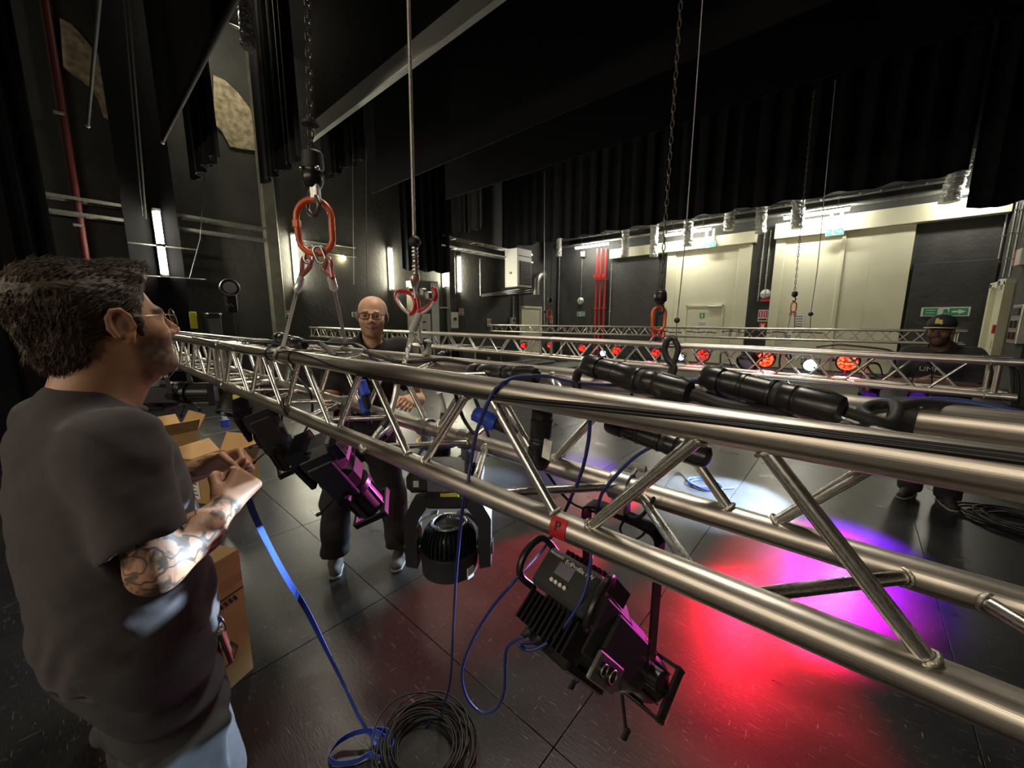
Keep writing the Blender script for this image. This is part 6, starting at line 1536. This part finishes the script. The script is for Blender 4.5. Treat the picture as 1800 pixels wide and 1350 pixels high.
# ------------------------------------------------------------------ near man in profile
pm_ = thing('person', (-1.23, 0.02, 0), 'man with brown hair, glasses and tattooed arm standing in the left foreground', 'person', None, math.radians(12))
Hd = Head((0.0, 0.030, 1.640), yaw=0.03, pitch=0.17, S=1.03)
SR, ER, WR = (.185, -.03, 1.412), (.250, -.018, 1.168), (.165, .140, 1.205)
SL, EL, WL = (-.185, -.03, 1.412), (-.235, .075, 1.165), (-.095, .225, 1.235)
f = Sdf()
f.ell((0, -.015, 1.26), (.165, .105, .22), .05); f.ell((0, 0, 1.02), (.15, .11, .18), .06); f.cone((-.15, -.03, 1.405), (.15, -.03, 1.405), .05, .05, .05)
f.cone((0, -.03, 1.44), Hd.p(0, -.03, -.06), .068, .057, .03); f.cone((0, .0, 1.44), Hd.p(0, .02, -.09), .05, .046, .03)
for s in (-1, 1):
    f.cone((s * .09, 0, .92), (s * .1, .02, .5), .085, .058, .04); f.cone((s * .1, .02, .5), (s * .105, -.02, .09), .055, .038, .03); f.cone((s * .105, -.03, .07), (s * .11, .12, .05), .035, .03, .02)
add_head(f, Hd)
f.cone(SR, ER, .052, .043, .03); f.cone(ER, (.205, .07, 1.185), .046, .045, .02); f.cone((.205, .07, 1.185), WR, .045, .029, .02)
f.cone(SL, EL, .052, .041, .03); f.cone(EL, (-.175, .14, 1.195), .041, .043, .02); f.cone((-.175, .14, 1.195), WL, .042, .028, .02)
hand(f, WR, (-.35, .72, .42), (-.85, .0, -.35), (-.1, -.3, .9), 1.02, (1.05, 1.25, .9), .75)
hand(f, WL, (.55, .55, .12), (.5, -.55, -.55), (.0, .2, .9), 1.0, (1.15, 1.3, .9), .8)
skin_base = (.52, .285, .175)
def tat(V):
    up = d_cone(V, (.2, -.03, 1.33), ER, .06, .06); fo = d_cone(V, ER, (.18, .11, 1.185), .06, .055)
    lf = d_cone(V, EL, (-.13, .185, 1.215), .055, .05)
    right = np.maximum(sm(.012, 0, up), sm(.012, 0, fo)) * (V[:, 2] < 1.38); return np.maximum(right, sm(.012, 0, lf) * .8)
body = sdf_object('body', f, (-.40, -.22, -.02), (.42, .42, 1.86), .0038, 'skin_tattooed', pm_, lambda V: lpaint(V, skin_base, face_spots(Hd, beard_w=.85)), {'tat': tat}, levels=5)
eyes(Hd, pm_)
# hair
hf = Sdf(); P_ = Hd.p; S_ = Hd.S; Rm_ = Hd.R
hf.ell(P_(0, -.010, .044), [.087, .106, .086], .02, Rm_); hf.ell(P_(0, -.075, -.020), [.066, .048, .075], .03, Rm_); hf.ell(P_(0, .056, .094), [.060, .046, .034], .03, Rm_); hf.ell(P_(0, -.06, .06), [.082, .075, .075], .03, Rm_)
hf.cut_ell(P_(0, .142, -.002), [.13, .093, .099], .045, Rm_); 
for s in (-1, 1):
    hf.cut_ell(P_(.095 * s, .022, -.035), [.05, .036, .045], .012, Rm_); hf.cut_ell(P_(.09 * s, .055, -.06), [.06, .05, .055], .015, Rm_)
    hf.ell(P_(.071 * s, .030, -.002), [.008, .010, .024], .010, Rm_)
hf.cut_cone(P_(-.1, .05, -.12), P_(.1, .05, -.12), .075, .075, .02)
hf.post.append(lambda p: .0030 * fbm(p * np.array([60, 18, 60.]), 11, 3) + .0015 * vnoise(p * np.array([150, 50, 150.]), 9))
hr = sdf_object('hair', hf, P_(0, 0, 0) - .2, P_(0, 0, 0) + np.array([.2, .2, .22]), .0034, 'hair_brown', pm_, levels=4)
def flow(q):
    if q[2] > .09: return np.array([0, .75, .55])
    if q[1] < -.05: return np.array([0, -.35, -.8])
    return np.array([0, -.75, -.35])
hair_strands(hf, P_(0, 0, 0) - .2, P_(0, 0, 0) + np.array([.2, .2, .22]), Hd, 6500, .024, pm_, 'hair_brown', flow=flow)
# shirt
sf = Sdf()
sf.ell((0, -.018, 1.25), (.205, .140, .23), .05); sf.ell((0, -.005, 1.04), (.178, .150, .22), .08); sf.ell((0, -.005, .93), (.178, .150, .16), .06)
sf.cone((-.16, -.03, 1.402), (.16, -.03, 1.402), .066, .066, .05); sf.cone((0, -.035, 1.40), (0, -.03, 1.455), .10, .078, .04)
for (A, B, E_) in ((SR, (.235, -.028, 1.23), ER), (SL, (-.222, .045, 1.24), EL)): sf.cone(A, B, .072, .066, .04)
sf.cut_cone(P_(0, -.01, -.10), (0, .005, 1.442), .066, .064, .006)
dr = np.array(ER) - np.array(SR); dr /= np.linalg.norm(dr); c0 = np.array(SR) + dr * .175
sf.cut_cone(c0 + dr * .062, c0 + dr * .14, .078, .072, .014)
dl = np.array(EL) - np.array(SL); dl /= np.linalg.norm(dl); c1 = np.array(SL) + dl * .20
sf.cut_cone(c1 + dl * .05, c1 + dl * .14, .085, .085, .006)
sf.plane((0, .0, .885), (0, .12, -1), .004)
def folds(p):
    g = .0045 * fbm(p * np.array([9, 9, 14.]), 21, 3) * sm(.90, .98, p[:, 2]) + .0022 * np.sin(p[:, 2] * 55 + 9 * vnoise(p * 5, 4) * 2) * sm(1.15, 1.0, p[:, 2])
    return g + .0025 * np.sin((p[:, 2] + p[:, 1] * .9) * 48 + 5 * vnoise(p * 6, 8)) * sm(.10, .20, np.abs(p[:, 0]))
sf.post.append(folds)
shirt = sdf_object('shirt', sf, (-.36, -.24, .84), (.36, .24, 1.58), .0045, 'shirt_charcoal', pm_, levels=4)
cpts = []
for i in range(40):
    q = 2 * math.pi * i / 40; cpts.append((.071 * math.cos(q), -.005 + .074 * math.sin(q), 1.470 - .024 * math.sin(q)))
MB().tube(cpts, .007, 8, closed=True).build('collar', 'shirt_charcoal', shirt, 60, world=False)
# trousers
tf = Sdf(); tf.ell((0, -.01, .93), (.168, .142, .14), .05)
for s in (-1, 1): tf.cone((s * .09, -.005, .88), (s * .105, .03, .5), .112, .086, .05); tf.cone((s * .105, .03, .5), (s * .11, -.01, .07), .086, .080, .04)
for s in (-1, 1): tf.box((s * .185, .0, .62), (.022, .075, .085), .015, .012)
tf.plane((0, 0, .03), (0, 0, -1))
tf.post.append(lambda p: .006 * fbm(p * np.array([8, 8, 11.]), 31, 3) + .008 * np.sin(p[:, 2] * 46 + p[:, 0] * 34 + 6 * vnoise(p * 6, 3)))
tr_ = sdf_object('trousers', tf, (-.30, -.24, 0), (.30, .26, 1.08), .006, 'work_trousers', pm_, levels=4)
bl_ = [( .166 * math.cos(q), -.01 + .142 * math.sin(q), .905) for q in [2 * math.pi * i / 36 for i in range(36)]]
MB().strip(bl_ + bl_[:1], .034, .006, side=(0, 0, 1)).build('belt', 'rubber', tr_, world=False)
for s in (-1, 1): shoe(pm_, (s * .11, .0, 0), -.05 * s, 'shoe_dark', False)
for i in range(4):
    a_ = Vector((.085 + .012 * i, .128 - .005 * i, .86)); MB().cyl(a_, a_ + Vector((.004 * (i - 1), .012, -.07 - .02 * (i % 2))), .006, n=8).build('key', 'steel' if i % 2 else 'clear_sleeve', tr_, 60, world=False)
oval(MB(), (.10, .127, .868), Vector((1, 0, 0)), ZV, .018, .018, .0025, 16, 6).build('key_ring', 'steel', tr_, 60, world=False)
MB().cyl((.070, .132, .87), (.073, .138, .78), .008, n=8).build('marker_pen', 'glove_blue', tr_, 60, world=False)
# thin metal glasses
gl = None
def glasses(H_, parent, m, w_, hgt, rect, r, y=.112):
    g0 = None
    for s in (-1, 1):
        pts = []
        for i in range(28):
            q = 2 * math.pi * i / 28; cx_, sz_ = math.cos(q), math.sin(q)
            if rect: e = .45; cx_ = math.copysign(abs(cx_) ** e, cx_); sz_ = math.copysign(abs(sz_) ** e, sz_)
            pts.append(Vector(H_.p(.034 * s + w_ * cx_, y - .010 * abs(.034 * s + w_ * cx_) / .06, -.002 + hgt * sz_)))
        rim = MB().tube(pts, r * H_.S, 6, closed=True).build('glasses_rim', m, parent, 60, world=False)
        MB().prism([p + Vector(H_.R @ np.array([0, -.0008, 0])) for p in pts], Vector(H_.R @ np.array([0, .0012, 0]))).build('lens', 'glass', rim, world=False)
        MB().tube([Vector(H_.p(*q)) for q in ((.034 * s + w_ * s, y - .012, .006), (.074 * s, y - .03, .010), (.080 * s, .03, .014), (.082 * s, .005, .012), (.082 * s, -.012, -.004))], r * .9 * H_.S, 6).build('temple_arm', m, parent, 60, world=False)
    MB().tube([Vector(H_.p(*q)) for q in ((-.034 + w_, y - .003, .004), (0, y + .004, .009), (.034 - w_, y - .003, .004))], r * H_.S, 6).build('glasses_bridge', m, parent, 60, world=False)
glasses(Hd, pm_, 'glasses_metal', .024, .021, False, .0011)

# ------------------------------------------------------------------ smiling bald man
pb_ = thing('person', (-2.36, 1.14, 0), 'smiling bald man with black glasses and black shirt behind the near truss', 'person', None, math.radians(-115.7))
Hb = Head((-.135, .125, 1.678), yaw=-.16, pitch=.0, roll=-.05, S=.99)
f = Sdf()
SRb, ERb, WRb = (.075, .055, 1.475), (.125, .12, 1.16), (.03, .33, 1.21)
SLb, ELb, WLb = (-.295, .10, 1.475), (-.375, .16, 1.15), (-.315, .36, 1.20)
f.ell((-.09, .065, 1.26), (.16, .10, .20), .05); f.ell((-.05, .04, 1.02), (.155, .11, .18), .06); f.cone((.05, .055, 1.47), (-.26, .095, 1.47), .05, .05, .05)
f.cone((-.115, .065, 1.48), Hb.p(0, -.04, -.06), .064, .056, .02); f.cone((-.12, .08, 1.48), Hb.p(0, -.005, -.09), .05, .042, .02)
f.cone((.07, .03, .9), (.15, .05, .5), .085, .06, .04); f.cone((.15, .05, .5), (.185, -.04, .09), .056, .04, .03); f.cone((-.12, .04, .9), (-.19, .07, .5), .085, .06, .04); f.cone((-.19, .07, .5), (-.24, .03, .09), .056, .04, .03)
add_head(f, Hb, True, False, 1.10)
for (A, B, W_) in ((SRb, ERb, WRb), (SLb, ELb, WLb)): f.cone(A, B, .054, .042, .03); f.cone(B, W_, .044, .029, .02)
hand(f, WRb, (-.3, .9, .05), (-.5, .1, -.6), (-.6, .1, .7), 1.0, (.7, .9, .6), .6)
hand(f, WLb, (.35, .9, .0), (.5, .1, -.6), (.6, .1, .7), 1.0, (.9, 1.1, .8), .6)
sdf_object('body', f, (-.52, -.2, -.02), (.34, .55, 1.84), .0045, 'skin', pb_, lambda V: lpaint(V, (.66, .39, .25), face_spots(Hb, beard=(.10, .075, .06), beard_w=.62, scalp=(.10, .07, .055))), levels=5)
eyes(Hb, pb_); glasses(Hb, pb_, 'glasses_black', .0265, .0165, True, .0028)
MB().tube([Vector(Hb.p(x, .0975 - 8 * x * x, -.0735 + 9 * x * x)) for x in (-.033, -.024, -.012, 0, .012, .024, .033)], [.0012, .002, .0026, .0028, .0026, .002, .0012], 6).build('mouth_line', 'red_dark', pb_, 60, world=False)
for s in (-1, 1): MB().tube([Vector(Hb.p(*q)) for q in ((.018 * s, .098, -.040), (.034 * s, .083, -.052), (.038 * s, .076, -.068))], .0012, 6).build('smile_crease', 'cardboard_in', pb_, 60, world=False)
MB().tube([Vector(Hb.p(x, .094 - 9 * x * x, -.0725 + 6 * x * x)) for x in (-.018, -.009, 0, .009, .018)], .0022, 6).build('teeth', 'eye_white', pb_, 60, world=False)
sf = Sdf()
sf.ell((-.09, .065, 1.30), (.205, .135, .24), .05); sf.ell((-.055, .045, 1.04), (.180, .145, .22), .08); sf.ell((-.05, .04, .92), (.18, .15, .14), .06); sf.cone((.045, .055, 1.465), (-.265, .095, 1.465), .066, .066, .05); sf.cone((-.11, .07, 1.47), (-.115, .08, 1.53), .10, .080, .04)
for (A, B) in ((SRb, ERb), (SLb, ELb)):
    A, B = np.array(A), np.array(B); sf.cone(A, A + (B - A) * .72, .076, .072, .04)
sf.cut_cone(Hb.p(0, -.01, -.10), (-.12, .105, 1.515), .068, .066, .006)
for (A, B) in ((SRb, ERb), (SLb, ELb)):
    A, B = np.array(A), np.array(B); sf.cut_cone(A + (B - A) * .95, A + (B - A) * 1.3, .09, .09, .006)
sf.plane((0, 0, .86), (0, 0, -1)); sf.post.append(lambda p: .005 * fbm(p * 10, 41, 3))
sdf_object('shirt', sf, (-.48, -.2, .82), (.28, .34, 1.62), .006, 'shirt_black', pb_, levels=4)
tf = Sdf(); tf.ell((-.04, .03, .92), (.17, .14, .13), .05)
tf.cone((.055, .03, .88), (.15, .055, .5), .108, .088, .05); tf.cone((.15, .055, .5), (.18, -.03, .10), .088, .092, .04); tf.cone((-.13, .04, .88), (-.195, .075, .5), .108, .088, .05); tf.cone((-.195, .075, .5), (-.235, .04, .10), .088, .094, .04)
tf.plane((0, 0, .115), (0, 0, -1)); tf.post.append(lambda p: .006 * fbm(p * np.array([8, 8, 12.]), 51, 3) + .003 * np.sin(p[:, 2] * 45 + 6 * vnoise(p * 6, 5)) * sm(.45, .2, p[:, 2]))
sdf_object('trousers', tf, (-.38, -.2, 0), (.32, .26, 1.06), .007, 'black_trousers', pb_, levels=4)
shoe(pb_, (.185, -.06, 0), .04, 'shoe_grey'); shoe(pb_, (-.235, .03, 0), -.38 + .1, 'shoe_grey')
# ------------------------------------------------------------------ man in cap
pc_ = thing('person', (.67, 5.1, 0), 'man in black cap and black shirt standing behind the middle truss', 'person', None, math.radians(172))
Hc = Head((.10, .07, 1.565), yaw=-.12, pitch=-.06, S=1.02)
f = Sdf()
SRc, ERc, WRc = (.255, .0, 1.34), (.33, .08, 1.08), (.16, .28, 1.13); SLc, ELc, WLc = (-.12, .0, 1.34), (-.20, .08, 1.08), (-.02, .28, 1.12)
f.ell((.065, .0, 1.2), (.17, .11, .2), .05); f.ell((.04, .0, .98), (.16, .12, .18), .06); f.cone((.21, 0, 1.35), (-.08, 0, 1.35), .055, .055, .05)
f.cone((.075, -.0, 1.38), Hc.p(0, -.02, -.06), .068, .060, .03)
f.cone((.12, 0, .88), (.12, .02, .48), .09, .06, .04); f.cone((.12, .02, .48), (.12, -.02, .08), .056, .04, .03); f.cone((-.06, 0, .88), (-.11, .02, .48), .09, .06, .04); f.cone((-.11, .02, .48), (-.12, -.02, .08), .056, .04, .03)
add_head(f, Hc, False, False)
for (A, B, W_) in ((SRc, ERc, WRc), (SLc, ELc, WLc)): f.cone(A, B, .058, .046, .03); f.cone(B, W_, .048, .031, .02)
hand(f, WRc, (-.85, .3, .0), (-.3, -.9, 0), (0, .1, 1), 1.0, (.5, .6, .4), .4); hand(f, WLc, (.85, .35, .05), (.3, -.9, 0), (0, .1, 1), 1.0, (.5, .6, .4), .4)
sdf_object('body', f, (-.36, -.22, -.02), (.44, .46, 1.74), .006, 'skin', pc_, lambda V: lpaint(V, (.115, .062, .042), face_spots(Hc, beard=(.012, .01, .009), beard_w=.85, lips=(.13, .06, .05), flush=(.13, .065, .04))), levels=4)
eyes(Hc, pc_)
sf = Sdf()
sf.ell((.065, .0, 1.2), (.215, .15, .24), .05); sf.ell((.045, .0, .98), (.20, .165, .22), .08); sf.ell((.04, 0, .86), (.195, .165, .14), .06); sf.cone((.215, 0, 1.345), (-.085, 0, 1.345), .072, .072, .05); sf.cone((.072, -.01, 1.36), (.08, 0, 1.42), .10, .078, .04)
for (A, B) in ((SRc, ERc), (SLc, ELc)):
    A, B = np.array(A), np.array(B); sf.cone(A, A + (B - A) * .85, .084, .082, .04)
sf.cut_cone(Hc.p(0, .0, -.10), (.08, .02, 1.40), .070, .068, .006)
for (A, B) in ((SRc, ERc), (SLc, ELc)):
    A, B = np.array(A), np.array(B); sf.cut_cone(A + (B - A) * 1.1, A + (B - A) * 1.4, .10, .10, .006)
sf.plane((0, 0, .78), (0, 0, -1)); sf.post.append(lambda p: .006 * fbm(p * 9, 61, 3))
sh_ = sdf_object('shirt', sf, (-.34, -.22, .74), (.46, .26, 1.5), .008, 'shirt_black', pc_, levels=4)
Mp = ORG[pc_.name]; ORG[sh_.name] = Mp
def chest(x, z): # front of the shirt
    y = 0.05
    for _ in range(40):
        d = sf(np.array([[x, y, z]]))[0]
        if d > .002: break
        y += .006
    return Vector((x, y + .006, z))
text_mesh('chest_lettering', 'UMP', .062, Mp @ basis(chest(.125, 1.228), (-1, 0, 0), (0, .25, 1)), 'white_label', sh_)
tf = Sdf(); tf.ell((.03, 0, .88), (.17, .14, .13), .05)
for (a, b, c) in (((.12, 0, .86), (.125, .02, .48), (.125, -.01, .09)), ((-.055, 0, .86), (-.11, .02, .48), (-.12, -.01, .09))): tf.cone(a, b, .11, .09, .05); tf.cone(b, c, .09, .088, .04)
tf.plane((0, 0, .06), (0, 0, -1)); tf.post.append(lambda p: .006 * fbm(p * 9, 71, 3))
sdf_object('trousers', tf, (-.28, -.2, 0), (.28, .22, 1.02), .009, 'black_trousers', pc_, levels=4)
shoe(pc_, (.125, .02, 0), -.2, 'shoe_dark', True, None, .006); shoe(pc_, (-.12, .02, 0), .35, 'shoe_dark', True, None, .006)
cf = Sdf(); cf.ell(Hc.p(0, -.012, .055), [.092, .112, .085], .01, Hc.R); cf.plane(Hc.p(0, 0, .040), Hc.R @ np.array([0, .05, -1.]), .004)
cp_ = sdf_object('cap', cf, Hc.p(0, 0, 0) - .2, Hc.p(0, 0, 0) + .2, .005, 'cap_black', pc_, levels=3); ORG[cp_.name] = Mp
mb = MB(); vs = []; n = 16
for i in range(n + 1):
    q = math.pi * i / n; c_, s_ = math.cos(q), math.sin(q)
    for (r_, dz) in ((.088, .043), (.088 + .082 * s_ ** .7, .038 - .012 * c_ * c_)):
        vs.append(Hc.p(c_ * (.088 + (.012 if r_ > .09 else 0)), .008 + s_ * (.098 if r_ <= .088 else .178) if r_ > .0881 or True else 0, dz) if False else Hc.p(c_ * (.088 if dz == .043 else .098), .0 + s_ * (.100 if dz == .043 else .175), dz))
top_ = [Vector(v) for v in vs]; bot = [Vector(v) - Vector((0, 0, .005)) for v in vs]; k = len(vs)
fs = []
for i in range(n):
    a = 2 * i; fs += [(a, a + 1, a + 3, a + 2), (k + a, k + a + 2, k + a + 3, k + a + 1), (a + 1, k + a + 1, k + a + 3, a + 3), (a, a + 2, k + a + 2, k + a)]
mb.add(top_ + bot, fs).build('brim', 'cap_black', cp_, 50, world=False)
MB().tube([top_[2 * i + 1] for i in range(n + 1)], .003, 6).build('brim_edge', 'white_plastic', cp_, 60, world=False)
lg = Vector(Hc.p(0, .108, .082)); MB().box(lg, (.045, .01, .035), Matrix(Hc.R.tolist()), bev=.004).box(lg + Vector((.01, 0, .02)), (.02, .01, .02), Matrix(Hc.R.tolist()), bev=.004).box(lg + Vector((-.015, 0, -.012)), (.02, .012, .02), Matrix(Hc.R.tolist()), bev=.004).build('cap_logo', 'logo_yellow', cp_, world=False)
